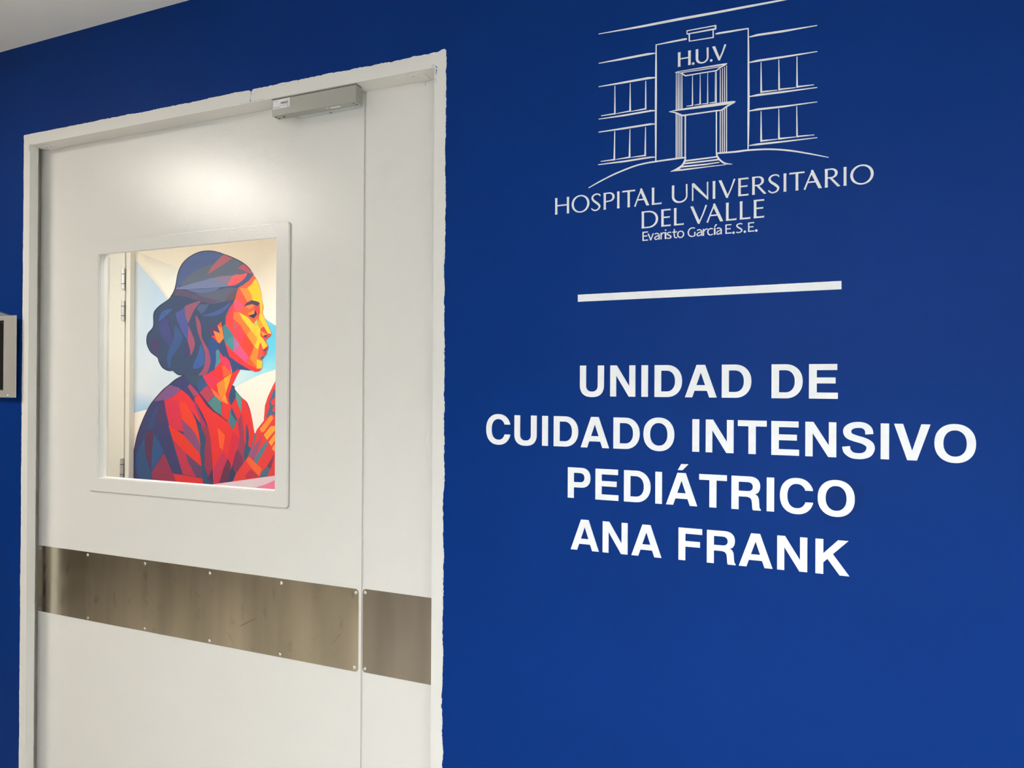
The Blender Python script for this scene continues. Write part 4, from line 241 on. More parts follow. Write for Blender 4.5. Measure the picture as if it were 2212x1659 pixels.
LOGO = [
('roof_line',[(.50234,2.17157),(.58497,2.16874),(.66435,2.16831),(.72462,2.16771),(.78763,2.16768),(.82832,2.16771),(.90487,2.16806),(.90469,2.16914),(.82777,2.17101),(.78693,2.17169),(.72386,2.17202),(.66347,2.17316),(.58424,2.17275),(.50213,2.17278)]),
('tower_roof_line',[(.61768,2.12824),(.64769,2.12812),(.67435,2.12829),(.67656,2.1291),(.67635,2.1307),(.67372,2.13173),(.64711,2.13113),(.61736,2.12987)]),
('tower_roof_line',[(.72881,2.12872),(.73428,2.12781),(.76171,2.12736),(.7881,2.12769),(.78782,2.12947),(.76122,2.1305),(.73374,2.13119),(.72856,2.13008)]),
('tower_edge',[(.6166,2.13015),(.61598,2.09125),(.6157,2.02934),(.61585,1.97197),(.61643,1.92144),(.61686,1.90191),(.61913,1.90164),(.61939,1.92108),(.61949,1.97145),(.61957,2.02872),(.61917,2.09068),(.61865,2.12976)]),
('tower_edge',[(.78672,2.12935),(.78675,2.0946),(.78701,2.00075),(.78699,1.95481),(.78722,1.92204),(.78729,1.90348),(.78935,1.90319),(.7899,1.92165),(.79049,1.95429),(.79072,2.00018),(.78964,2.0941),(.78857,2.12902)]),
('roof_box_line',[(.67631,2.14461),(.7305,2.14418),(.73015,2.14622),(.67603,2.14622)]),
('roof_box_line',[(.72776,2.14585),(.72758,2.13833),(.73057,2.13766),(.73075,2.14518)]),
('roof_box_line',[(.73009,2.14055),(.67625,2.13996),(.67658,2.13813),(.73061,2.13761)]),
('roof_box_line',[(.6755,2.14622),(.67554,2.13899),(.6773,2.13865),(.67727,2.14588)]),
('roof_box_line',[(.67905,2.13954),(.67978,2.12442),(.68197,2.12405),(.68213,2.13901)]),
('roof_box_line',[(.68023,2.12357),(.72588,2.12249),(.72556,2.12453),(.67998,2.12518)]),
('roof_box_line',[(.72362,2.13835),(.72379,2.12329),(.72636,2.12285),(.72598,2.13794)]),
('storey_line',[(.50267,2.11206),(.55015,2.11125),(.60251,2.11179),(.616,2.11213),(.61577,2.11399),(.60182,2.11577),(.54944,2.11505),(.5024,2.1135)]),
('storey_line',[(.5029,2.06478),(.55034,2.064),(.60272,2.06441),(.61619,2.06436),(.61601,2.06645),(.60206,2.06862),(.54971,2.06756),(.50265,2.06622)]),
('storey_line',[(.5031,1.99931),(.55557,1.99853),(.60775,2.0),(.61609,1.99968),(.61603,2.00152),(.60725,2.00325),(.55503,2.00183),(.50288,2.00074)]),
('storey_line',[(.50301,1.97282),(.5557,1.97251),(.60787,1.97366),(.61587,1.97357),(.61581,1.97541),(.60737,1.97714),(.55515,1.97604),(.50275,1.97449)]),
('storey_line',[(.50272,1.90733),(.55598,1.90695),(.60814,1.90893),(.61651,1.90871),(.61645,1.91055),(.60772,1.91194),(.55551,1.91024),(.5025,1.90899)]),
('storey_line',[(.78998,2.11119),(.80422,2.11135),(.84854,2.11),(.90507,2.11085),(.90487,2.11214),(.84799,2.11371),(.80362,2.11511),(.78957,2.11296)]),
('storey_line',[(.79044,2.06384),(.80439,2.0635),(.84868,2.06299),(.90523,2.0639),(.90504,2.06519),(.84821,2.06625),(.80382,2.06724),(.7901,2.06561)]),
('storey_line',[(.79065,2.00042),(.80459,1.9999),(.84887,1.99916),(.90543,1.99926),(.90527,2.00054),(.84848,2.00241),(.8041,2.00364),(.79038,2.00196)]),
('storey_line',[(.79077,1.97358),(.80468,1.97328),(.84895,1.97246),(.90552,1.97333),(.90536,1.9746),(.84859,1.97549),(.80422,1.97701),(.79046,1.97534)]),
('storey_line',[(.79046,1.9094),(.80489,1.90876),(.84916,1.90846),(.90573,1.90905),(.90559,1.91032),(.84886,1.91127),(.8045,1.91226),(.79025,1.91093)]),
('window_bar',[(.53546,2.06228),(.53479,2.00549),(.53789,2.00503),(.53689,2.06204)]),
('window_sill',[(.53756,2.00753),(.50805,2.00674),(.50828,2.00531),(.53797,2.00492)]),
('window_bar',[(.56627,2.06199),(.56525,2.00631),(.56876,2.00579),(.56744,2.0618)]),
('window_sill',[(.56839,2.00838),(.53861,2.00638),(.53882,2.00532),(.56888,2.0058)]),
('window_bar',[(.59678,2.06202),(.59624,2.00605),(.59923,2.0056),(.59839,2.06175)]),
('window_sill',[(.59886,2.0084),(.56925,2.00659),(.56944,2.00553),(.59936,2.00561)]),
('window_bar',[(.53544,1.97116),(.53382,1.91357),(.53739,1.91309),(.5371,1.97091)]),
('window_sill',[(.53719,1.91594),(.50768,1.91488),(.50788,1.91345),(.53758,1.9131)]),
('window_bar',[(.56612,1.97096),(.56452,1.91455),(.56803,1.91408),(.56752,1.97075)]),
('window_sill',[(.56779,1.91702),(.53847,1.91497),(.53867,1.91379),(.56826,1.91421)]),
('window_bar',[(.59709,1.97111),(.59552,1.91427),(.59897,1.9138),(.59847,1.9709)]),
('window_sill',[(.59875,1.91683),(.56911,1.91536),(.56928,1.91419),(.59918,1.91381)]),
('window_bar',[(.80972,2.06168),(.80923,2.00502),(.81248,2.00452),(.81115,2.06144)]),
('window_sill',[(.80959,2.0052),(.83875,2.00493),(.83862,2.00623),(.80926,2.00827)]),
('window_bar',[(.84028,2.06122),(.84019,2.00479),(.84318,2.00435),(.84168,2.06099)]),
('window_sill',[(.84045,2.00488),(.86967,2.00474),(.86953,2.00603),(.84012,2.00792)]),
('window_bar',[(.87087,2.06141),(.87049,2.00481),(.87343,2.00436),(.87225,2.06118)]),
('window_sill',[(.87075,2.00489),(.90012,2.00506),(.89997,2.00635),(.8704,2.00791)]),
('window_bar',[(.81007,1.97106),(.80947,1.91455),(.81273,1.91414),(.81149,1.97086)]),
('window_sill',[(.80993,1.91451),(.83908,1.91492),(.83895,1.91622),(.80961,1.91757)]),
('window_bar',[(.84071,1.97109),(.84022,1.91465),(.84322,1.91427),(.84191,1.97092)]),
('window_sill',[(.84047,1.91463),(.86998,1.91503),(.86985,1.91632),(.84016,1.91766)]),
('window_bar',[(.8708,1.97122),(.87081,1.91469),(.87375,1.91433),(.87217,1.97103)]),
('window_sill',[(.87102,1.91479),(.90089,1.91464),(.90078,1.91591),(.87077,1.91758)]),
('ground_curve',[(.48317,1.86263),(.48661,1.86412),(.4914,1.86622),(.49703,1.86866),(.503,1.8712),(.5088,1.87357),(.51443,1.87581),(.52022,1.87809),(.52617,1.88036),(.53233,1.88258),(.53871,1.88474),(.5456,1.88691),(.55299,1.88912),(.56044,1.89123),(.56753,1.89313),(.57384,1.89469),(.57921,1.89586),(.58394,1.89671),(.58829,1.89735),(.5925,1.89786),(.59681,1.89833),(.60105,1.89872),(.60507,1.89899),(.60911,1.89916),(.61342,1.89931),(.61821,1.89947),(.62365,1.89965),(.62957,1.8998),(.63572,1.89994),(.64186,1.90006),(.64773,1.90018),(.65375,1.9003),(.66008,1.90041),(.66611,1.90051),(.67124,1.9006),(.67488,1.90066),(.67453,1.90338),(.67088,1.90336),(.66574,1.90334),(.6597,1.90331),(.65336,1.90325),(.64732,1.90316),(.64144,1.90302),(.63531,1.90285),(.62915,1.90266),(.62323,1.90245),(.61779,1.90224),(.613,1.90207),(.60868,1.90192),(.60459,1.90175),(.60051,1.9015),(.59621,1.9011),(.59186,1.90063),(.5876,1.90012),(.58318,1.89947),(.57836,1.89861),(.5729,1.89743),(.56653,1.89587),(.55939,1.89397),(.55189,1.89186),(.54447,1.88965),(.53753,1.88744),(.53112,1.88521),(.52495,1.88289),(.519,1.88052),(.51325,1.87814),(.50765,1.87578),(.50189,1.87327),(.49598,1.87058),(.49042,1.86798),(.4857,1.86575),(.48232,1.86417)]),
('ground_curve',[(.73186,1.90154),(.73702,1.90129),(.74442,1.9009),(.75282,1.90048),(.76099,1.90012),(.76776,1.89988),(.77265,1.89986),(.77645,1.89999),(.77986,1.90016),(.78361,1.90025),(.78845,1.90016),(.79465,1.8999),(.80168,1.89956),(.80917,1.8991),(.81673,1.89848),(.82402,1.89767),(.83103,1.89665),(.83802,1.89545),(.84499,1.89408),(.85193,1.89259),(.85884,1.89098),(.86576,1.88921),(.87269,1.88727),(.87959,1.88523),(.8864,1.88316),(.89304,1.88114),(.89999,1.879),(.90728,1.87669),(.91421,1.87447),(.92011,1.87257),(.92429,1.87123),(.92451,1.87243),(.92036,1.87392),(.9145,1.87604),(.9076,1.87851),(.90034,1.88105),(.89341,1.88338),(.88678,1.88554),(.87998,1.88772),(.87306,1.88985),(.86609,1.89187),(.85912,1.8937),(.85216,1.89535),(.84517,1.89686),(.83815,1.89823),(.8311,1.89943),(.82402,1.90048),(.81666,1.90133),(.80903,1.90201),(.8015,1.90253),(.79443,1.90293),(.7882,1.90323),(.78327,1.90339),(.77942,1.90337),(.77598,1.90327),(.77224,1.90319),(.76743,1.9032),(.76072,1.90335),(.75257,1.90358),(.74419,1.90383),(.7368,1.90407),(.73165,1.90422)]),
('stair_curve',[(.6736,1.90372),(.67343,1.90276),(.67322,1.90145),(.67295,1.89997),(.67257,1.89847),(.67206,1.89703),(.67141,1.89551),(.67066,1.89385),(.66978,1.89218),(.66873,1.89058),(.66746,1.88911),(.66587,1.88775),(.66401,1.88643),(.66197,1.8852),(.65987,1.88405),(.65782,1.88298),(.65556,1.88194),(.65295,1.88089),(.65031,1.87991),(.64798,1.87909),(.64634,1.87849),(.64669,1.87737),(.64846,1.87751),(.651,1.87766),(.65395,1.87792),(.65697,1.87839),(.65971,1.87916),(.66209,1.88029),(.66432,1.88168),(.66639,1.88324),(.66827,1.8849),(.66995,1.88657),(.67141,1.88831),(.67265,1.89013),(.67368,1.89198),(.67452,1.89379),(.67519,1.89555),(.67563,1.89737),(.67581,1.89923),(.67583,1.90091),(.67579,1.90229),(.67579,1.90325)]),
('stair_curve',[(.73091,1.90372),(.73093,1.90284),(.73091,1.90158),(.73098,1.89998),(.73125,1.89817),(.73185,1.89632),(.73276,1.89452),(.7339,1.89268),(.73521,1.89082),(.73666,1.88902),(.73818,1.88736),(.73973,1.88583),(.74137,1.88434),(.74316,1.88292),(.74514,1.88166),(.74736,1.8806),(.75001,1.87982),(.75301,1.8793),(.75599,1.87893),(.75855,1.87868),(.76033,1.87847),(.7604,1.87956),(.75863,1.88003),(.75609,1.88066),(.7532,1.88143),(.75041,1.88231),(.74813,1.88326),(.74633,1.88429),(.74469,1.88545),(.74316,1.88673),(.74171,1.88812),(.74032,1.88956),(.73902,1.89109),(.73779,1.89275),(.73667,1.89444),(.73569,1.89608),(.7349,1.89752),(.73432,1.89883),(.73387,1.90021),(.73351,1.9016),(.73324,1.90284),(.73302,1.90377)]),
('step_line',[(.67437,1.89384),(.73194,1.895),(.73163,1.89746),(.67399,1.89679)]),
('step_line',[(.67129,1.8889),(.73568,1.88923),(.73538,1.89191),(.67094,1.89186)]),
('step_line',[(.66665,1.88345),(.71358,1.88295),(.73725,1.88472),(.73704,1.88606),(.71326,1.88564),(.66635,1.88641)]),
('step_line',[(.65447,1.8776),(.67001,1.87742),(.72554,1.87877),(.74834,1.87877),(.74822,1.87988),(.72536,1.88034),(.66967,1.88038),(.65417,1.88102)]),
('door_jamb',[(.6727,1.98214),(.67283,1.90225),(.67547,1.90192),(.67534,1.98175)]),
('door_jamb',[(.73026,1.98219),(.73059,1.90225),(.73293,1.90196),(.7326,1.98185)]),
('canopy_line',[(.64719,1.99456),(.66954,1.99379),(.72535,1.99238),(.75085,1.99234),(.76175,1.99422),(.76573,1.99503),(.76557,1.99636),(.7612,1.99733),(.75004,1.9977),(.72458,1.998),(.66912,1.99676),(.64702,1.99571)]),
('canopy_line',[(.64308,1.99426),(.65567,1.98952),(.66766,1.9821),(.6689,1.98481),(.65644,1.99201),(.6433,1.99557)]),
('canopy_line',[(.66847,1.98208),(.72518,1.98228),(.74165,1.98219),(.74137,1.98443),(.72485,1.98475),(.66809,1.98482)]),
('canopy_line',[(.74054,1.98188),(.75277,1.98859),(.76506,1.99414),(.76416,1.99602),(.75133,1.99125),(.73932,1.98388)]),
('lintel_line',[(.65728,2.06917),(.70126,2.06857),(.7442,2.06779),(.75063,2.06883),(.75032,2.07037),(.74373,2.07074),(.70098,2.07039),(.65711,2.07022)]),
('lintel_line',[(.66619,2.06593),(.70125,2.06518),(.74166,2.06506),(.74145,2.06647),(.70102,2.06673),(.66597,2.0675)]),
('lintel_line',[(.65428,2.06869),(.6634,2.06562),(.66677,2.06352),(.67307,2.05844),(.6743,2.06018),(.66794,2.0656),(.6637,2.06735),(.65438,2.06958)]),
('lintel_line',[(.67357,2.05806),(.70131,2.05864),(.73171,2.05858),(.73141,2.06051),(.70101,2.06046),(.67317,2.06041)]),
('lintel_line',[(.73117,2.05858),(.73968,2.06366),(.74888,2.06742),(.7475,2.07004),(.73859,2.06553),(.73014,2.06018)]),
('column_line',[(.65588,2.06789),(.65585,1.99654),(.65792,1.99624),(.65726,2.06766)]),
('column_line',[(.65933,2.06591),(.65916,1.99634),(.66177,1.99595),(.66098,2.06564)]),
('column_line',[(.66291,2.06461),(.66294,1.99634),(.66486,1.99606),(.66428,2.06439)]),
('column_line',[(.66635,2.06264),(.66623,1.99642),(.66869,1.99605),(.66799,2.06237)]),
('column_line',[(.73749,2.06109),(.73749,1.99729),(.73933,1.99701),(.7388,2.06087)]),
('column_line',[(.74142,2.06248),(.74142,1.99738),(.74326,1.9971),(.74273,2.06226)]),
('column_line',[(.74521,2.06389),(.74522,1.99749),(.74706,1.99721),(.74652,2.06366)]),
('column_line',[(.74887,2.066),(.74888,1.99762),(.75071,1.99734),(.75017,2.06578)]),
('column_line',[(.65568,1.98927),(.65606,1.90358),(.65827,1.90331),(.65788,1.98895)]),
('column_line',[(.65927,1.98762),(.65964,1.90342),(.66156,1.90319),(.66119,1.98734)]),
('column_line',[(.66271,1.98572),(.66307,1.90329),(.665,1.90306),(.66463,1.98545)]),
('column_line',[(.66601,1.98357),(.66636,1.90317),(.66856,1.90291),(.6682,1.98325)]),
('column_line',[(.73755,1.9815),(.73787,1.90371),(.73971,1.90348),(.73939,1.98123)]),
('column_line',[(.74135,1.98341),(.74168,1.90379),(.74351,1.90356),(.74319,1.98314)]),
('column_line',[(.74501,1.9852),(.74534,1.90374),(.74718,1.90351),(.74685,1.98493)]),
('column_line',[(.7488,1.98738),(.74914,1.90382),(.75096,1.90359),(.75062,1.98711)]),
('window_bar',[(.68659,2.05788),(.68596,1.99949),(.68867,1.99909),(.68754,2.05772)]),
('window_sill',[(.68825,2.00137),(.6761,2.00082),(.67627,1.99969),(.68855,1.9994)]),
('window_bar',[(.70089,2.05786),(.70026,1.99971),(.70295,1.99931),(.70183,2.0577)]),
('window_sill',[(.70251,2.00158),(.69046,2.00076),(.69066,1.99963),(.70284,1.99962)]),
('window_bar',[(.71467,2.05777),(.71418,1.99901),(.71658,1.99865),(.7156,2.05762)]),
('window_sill',[(.71633,2.00089),(.70422,2.00078),(.70435,1.99966),(.71656,1.99893)]),
('window_bar',[(.7286,2.05778),(.72838,1.99935),(.73023,1.99907),(.72953,2.05762)]),
('window_sill',[(.73021,2.00126),(.71848,2.0007),(.71865,1.99958),(.73051,1.99931)]),
('window_bar',[(.73038,2.05789),(.73044,1.99739),(.73215,1.99713),(.7317,2.05767)]),
]
MURAL = [
((250,242,225),[(-2.69318,2.61976),(.12282,2.32217),(.13283,.35028),(-2.66454,-.06494)],None),
((240,228,202),[(-2.69088,2.40393),(-2.25515,2.36676),(-1.48906,2.30141),(-.77984,2.24091),(-.77742,1.88773),(-1.4859,1.91931),(-1.47643,.77648),(-.76744,.43609),(-2.66739,.20224),(-2.67882,1.27382)],[(240,230,205),(236,222,192),(218,202,172),(218,202,172),(253,246,228),(253,246,228),(252,243,226),(252,243,226),(250,236,222),(250,240,225)]),
((232,226,208),[(-2.63467,2.22881),(-2.55112,2.20141),(-2.42015,2.15467),(-2.29872,2.10946),(-2.31086,2.06324),(-2.3199,2.0191),(-2.33537,1.9846),(-2.36994,1.94375),(-2.45127,2.03766),(-2.55042,2.13409)],[(240,230,205),(225,215,192),(226,218,196),(228,224,208),(240,238,222),(242,240,224),(244,242,226),(246,244,228),(246,240,220),(244,234,210)]),
((222,231,233),[(-2.68679,2.21294),(-2.61721,2.16232),(-2.53348,2.08989),(-2.45103,2.01386),(-2.38429,1.94201),(-2.1811,1.79658),(-2.17689,1.36138),(-2.53796,1.31789),(-2.68267,1.28927),(-2.69373,1.28791),(-2.69528,1.43316)],[(206,214,218),(205,216,220),(198,218,226),(190,214,230),(196,220,234),(205,225,232),(200,220,230),(160,198,226),(170,203,226),(172,205,228),(226,230,230)]),
((254,208,205),[(-2.69082,1.01568),(-2.65759,1.00817),(-2.66438,.90608),(-2.66726,.88104),(-2.69253,.87955)],None),
((130,218,234),[(-1.70472,1.82109),(-1.64787,1.78761),(-1.60979,1.7655),(-1.48406,1.69748),(-1.33845,1.61935),(-1.48305,1.57592),(-1.61131,1.54481),(-1.70559,1.52009),(-1.75874,1.50229),(-1.83954,1.47043),(-1.89139,1.44785),(-1.91352,1.45308),(-1.86752,1.54278),(-1.76302,1.55676),(-1.72995,1.63616)],[(160,215,228),(120,205,228),(105,200,228),(105,205,230),(130,212,232),(150,222,235),(150,222,235),(165,226,235),(185,228,232),(195,228,230),(200,225,228),(225,235,232),(215,238,236),(150,226,236),(110,214,235)]),
((70,90,105),[(-1.61857,1.63985),(-1.61353,1.62667),(-1.61495,1.60047),(-1.60508,1.59775),(-1.60382,1.64225)],None),
((66,82,110),[(-2.3323,1.99386),(-2.3287,2.00232),(-2.32555,2.01146),(-2.3227,2.02104),(-2.32001,2.03085),(-2.31767,2.04108),(-2.31568,2.05176),(-2.31359,2.06243),(-2.31096,2.07263),(-2.30785,2.08223),(-2.30445,2.09147),(-2.30045,2.10046),(-2.29558,2.10927),(-2.2897,2.11806),(-2.28299,2.12674),(-2.27561,2.13503),(-2.26769,2.14267),(-2.25933,2.14954),(-2.25045,2.1558),(-2.2409,2.16161),(-2.23054,2.16711),(-2.21906,2.17242),(-2.20664,2.17745),(-2.19386,2.18199),(-2.1813,2.18589),(-2.16905,2.18911),(-2.15682,2.19174),(-2.14462,2.19379),(-2.13244,2.19526),(-2.12022,2.19608),(-2.10797,2.19629),(-2.09584,2.19601),(-2.08397,2.19534),(-2.07268,2.1944),(-2.0618,2.19308),(-2.05073,2.19126),(-2.03889,2.18878),(-2.02492,2.18508),(-2.00956,2.18043),(-1.99531,2.17589),(-1.98466,2.17252),(-1.98022,2.17122),(-1.98,2.17121),(-1.97954,2.17102),(-1.97441,2.16922),(-1.96277,2.1653),(-1.94722,2.16008),(-1.93007,2.15409),(-1.91355,2.14784),(-1.89748,2.14119),(-1.88093,2.13399),(-1.865,2.12662),(-1.85078,2.11949),(-1.8385,2.11259),(-1.82758,2.10575),(-1.81789,2.09909),(-1.8093,2.09275),(-1.8021,2.08692),(-1.79623,2.08148),(-1.79109,2.07606),(-1.78607,2.07029),(-1.78005,2.06408),(-1.77368,2.05762),(-1.76899,2.05098),(-1.76799,2.04423),(-1.77199,2.03711),(-1.77964,2.02968),(-1.78907,2.02242),(-1.79837,2.01584),(-1.8075,2.01007),(-1.81735,2.00485),(-1.8273,2.00009),(-1.83674,1.99572),(-1.84602,1.99234),(-1.85527,1.98979),(-1.86365,1.98684),(-1.87028,1.98227),(-1.87434,1.97539),(-1.87648,1.96697),(-1.87805,1.95798),(-1.88039,1.94939),(-1.88343,1.9416),(-1.8866,1.93404),(-1.8905,1.92623),(-1.89575,1.91768),(-1.90362,1.90717),(-1.91342,1.89532),(-1.92281,1.88437),(-1.92945,1.87663),(-1.93164,1.87427),(-1.93099,1.87558),(-1.93004,1.87693),(-1.93133,1.87471),(-1.93635,1.86751),(-1.94347,1.85741),(-1.95059,1.84599),(-1.95558,1.83488),(-1.95721,1.82489),(-1.95683,1.81505),(-1.95616,1.80427),(-1.95694,1.79145),(-1.96015,1.77669),(-1.9647,1.76042),(-1.96918,1.74209),(-1.97218,1.72116),(-1.97223,1.69447),(-1.97045,1.66332),(-1.96929,1.63389),(-1.97117,1.61234),(-1.97749,1.60276),(-1.9867,1.60104),(-1.99688,1.60102),(-2.00609,1.59653),(-2.01316,1.58497),(-2.01934,1.56994),(-2.02631,1.55455),(-2.03575,1.5419),(-2.04886,1.53257),(-2.06452,1.52499),(-2.08095,1.51901),(-2.09638,1.51452),(-2.10915,1.51197),(-2.12058,1.51127),(-2.13337,1.51149),(-2.15025,1.51167),(-2.17425,1.51168),(-2.20326,1.512),(-2.2322,1.51254),(-2.25586,1.51325),(-2.27219,1.51376),(-2.28411,1.51421),(-2.29381,1.51531),(-2.30355,1.51776),(-2.31352,1.52265),(-2.32265,1.52931),(-2.3313,1.5358),(-2.33981,1.54016),(-2.34786,1.54107),(-2.3554,1.53984),(-2.3632,1.53843),(-2.37204,1.53878),(-2.38272,1.54129),(-2.39464,1.54495),(-2.40647,1.5497),(-2.41688,1.55546),(-2.42562,1.56278),(-2.43338,1.57151),(-2.44012,1.58054),(-2.44584,1.58872),(-2.44928,1.5956),(-2.45085,1.60184),(-2.45306,1.60794),(-2.45843,1.61444),(-2.46872,1.62126),(-2.48226,1.6282),(-2.49636,1.63559),(-2.5083,1.64375),(-2.51767,1.65313),(-2.52579,1.66343),(-2.53256,1.67386),(-2.53786,1.68364),(-2.54152,1.69242),(-2.54365,1.70065),(-2.54453,1.70876),(-2.54447,1.71719),(-2.54386,1.72601),(-2.54244,1.735),(-2.53951,1.74415),(-2.53441,1.75342),(-2.52535,1.76221),(-2.51325,1.77072),(-2.50145,1.78016),(-2.49325,1.79175),(-2.49042,1.80731),(-2.49088,1.82571),(-2.49218,1.84376),(-2.49186,1.85826),(-2.48975,1.86776),(-2.48699,1.87416),(-2.48312,1.87928),(-2.47767,1.88496),(-2.47073,1.89136),(-2.46248,1.8976),(-2.45264,1.90395),(-2.44093,1.9107),(-2.4256,1.91828),(-2.40739,1.92643),(-2.38975,1.9343),(-2.37608,1.94104),(-2.36708,1.9469),(-2.36098,1.95219),(-2.35742,1.95617),(-2.35606,1.95809),(-2.35864,1.95642),(-2.36473,1.95198),(-2.37076,1.94763),(-2.37315,1.94625),(-2.3703,1.94889),(-2.36434,1.95393),(-2.35726,1.96018),(-2.35106,1.96649),(-2.34598,1.97261),(-2.34106,1.97913),(-2.33645,1.98618)],None),
((84,100,142),[(-2.3323,1.99386),(-2.33086,2.00233),(-2.32525,2.01633),(-2.32001,2.03085),(-2.31699,2.04461),(-2.31433,2.05891),(-2.31096,2.07263),(-2.30676,2.08535),(-2.30187,2.09749),(-2.29558,2.10927),(-2.28755,2.12098),(-2.27813,2.13232),(-2.26769,2.14267),(-2.25644,2.15169),(-2.24417,2.15971),(-2.23054,2.16711),(-2.215,2.17414),(-2.19812,2.18054),(-2.1813,2.18589),(-2.16497,2.19005),(-2.14869,2.19317),(-2.13244,2.19526),(-2.11613,2.19622),(-2.09986,2.19615),(-2.08397,2.19534),(-2.06904,2.19401),(-2.05448,2.19193),(-2.03889,2.18878),(-2.01823,2.18507),(-1.99659,2.18029),(-1.98466,2.17252),(-1.98707,2.15897),(-1.99913,2.14236),(-2.01746,2.12915),(-2.04308,2.12332),(-2.07514,2.12092),(-2.1074,2.11644),(-2.13827,2.10826),(-2.16931,2.09796),(-2.1988,2.08492),(-2.22726,2.06674),(-2.25413,2.04576),(-2.27595,2.02857),(-2.29002,2.01837),(-2.29892,2.01205),(-2.30715,2.00673),(-2.31737,1.99993),(-2.32691,1.99412)],None),
((97,107,122),[(-2.29148,2.01298),(-2.24501,2.05728),(-2.16818,2.09935),(-2.09229,2.11781),(-2.01746,2.12915),(-1.98236,2.16669),(-1.90302,2.14207),(-1.83517,2.10843),(-1.87903,2.08688),(-1.8193,2.06119),(-1.8502,2.0549),(-1.90743,2.05206),(-2.06163,2.04631),(-2.06145,2.04034),(-2.13696,2.03059),(-2.22912,2.02148)],None),
((119,129,161),[(-2.31344,2.00469),(-2.2291,2.01916),(-2.10663,2.03589),(-2.06163,2.04631),(-1.95434,2.00374),(-1.94368,1.99301),(-2.03417,1.99137),(-2.11542,1.99124),(-2.22882,1.99121),(-2.32282,1.99576)],None),
((97,113,153),[(-2.25058,1.98993),(-2.10617,1.98757),(-2.1154,1.98917),(-1.99402,1.98939),(-2.03402,1.97493),(-2.11518,1.96637),(-2.13636,1.96828),(-2.19774,1.97578)],None),
((96,102,118),[(-2.19774,1.97578),(-2.13636,1.96828),(-2.11518,1.96637),(-2.03402,1.97493),(-1.94365,1.98894),(-1.87028,1.98227),(-1.88039,1.94939),(-1.95352,1.91402),(-2.03336,1.90504),(-2.11471,1.91664),(-2.13616,1.94751)],None),
((97,86,110),[(-2.32911,1.99136),(-2.27558,1.99113),(-2.21317,1.97418),(-2.13616,1.94751),(-2.04538,1.92519),(-1.98228,1.91568),(-2.03344,1.91326),(-2.03332,1.90093),(-2.11465,1.91042),(-2.07523,1.90812),(-2.16653,1.92804),(-2.25957,1.953),(-2.34468,1.96385)],None),
((173,101,111),[(-1.9744,2.16819),(-1.9109,2.14462),(-1.97655,2.11316),(-2.09432,2.06464),(-2.06219,2.10611),(-2.01681,2.14233)],None),
((181,91,106),[(-1.83259,2.10826),(-1.8067,2.08857),(-1.78348,2.06713),(-1.76927,2.0453),(-1.81674,2.06305),(-1.87904,2.0879)],None),
((80,95,135),[(-1.81151,2.0527),(-1.77311,2.04752),(-1.76797,2.04223),(-1.80346,2.0121),(-1.84965,1.99436),(-1.92784,1.98816),(-1.86274,2.00916),(-1.82933,2.03157)],None),
((240,98,98),[(-1.94902,1.99939),(-1.94489,2.00688),(-1.93668,2.01697),(-1.92819,2.0268),(-1.92176,2.03624),(-1.91504,2.04542),(-1.90482,2.05192),(-1.88829,2.0538),(-1.86833,2.05301),(-1.85018,2.05288),(-1.83423,2.05589),(-1.82004,2.05955),(-1.81158,2.05974),(-1.81114,2.05391),(-1.81639,2.0446),(-1.82421,2.03532),(-1.83425,2.02684),(-1.8469,2.01838),(-1.86016,2.01105),(-1.87396,2.00514),(-1.88838,2.00037),(-1.9017,1.997),(-1.91352,1.99538),(-1.9242,1.99516),(-1.93317,1.99554),(-1.94097,1.99555),(-1.94704,1.99616)],None),
((141,121,143),[(-2.06161,2.04424),(-1.99459,2.05082),(-1.90742,2.05105),(-1.94904,2.00143),(-1.95966,2.00605)],None),
((106,90,100),[(-1.96418,1.92263),(-1.92752,1.95358),(-1.88841,1.97203),(-1.88568,1.95773),(-1.90098,1.9179),(-1.95352,1.91402)],None),
((82,100,132),[(-2.16933,1.88235),(-2.14242,1.90472),(-2.07713,1.90209),(-2.1036,1.87112),(-2.1303,1.84875)],None),
((73,97,151),[(-2.12254,1.84265),(-2.10436,1.84645),(-2.07524,1.85131),(-2.04629,1.85742),(-2.02031,1.86515),(-1.99449,1.87413),(-1.97129,1.88347),(-1.94932,1.89557),(-1.92993,1.90805),(-1.91956,1.91291),(-1.92277,1.90457),(-1.93496,1.88864),(-1.94885,1.874),(-1.96199,1.86349),(-1.97683,1.85429),(-1.9934,1.84689),(-2.01284,1.84158),(-2.03405,1.83808),(-2.05367,1.83596),(-2.07085,1.83541),(-2.0864,1.83625),(-2.09945,1.8375),(-2.11253,1.83858),(-2.12309,1.84007)],None),
((153,93,113),[(-2.25565,1.89449),(-2.24723,1.90089),(-2.23464,1.90449),(-2.22034,1.90785),(-2.20391,1.91209),(-2.1858,1.91609),(-2.16968,1.919),(-2.15498,1.92138),(-2.14223,1.92268),(-2.13678,1.92056),(-2.14286,1.91345),(-2.15623,1.90289),(-2.16941,1.89115),(-2.17995,1.87884),(-2.19029,1.86535),(-2.2002,1.85118),(-2.20989,1.83375),(-2.21915,1.81561),(-2.22719,1.80495),(-2.23354,1.80667),(-2.23866,1.81589),(-2.24314,1.82609),(-2.24724,1.83508),(-2.2507,1.84505),(-2.2533,1.85597),(-2.25606,1.8691),(-2.25796,1.88319)],None),
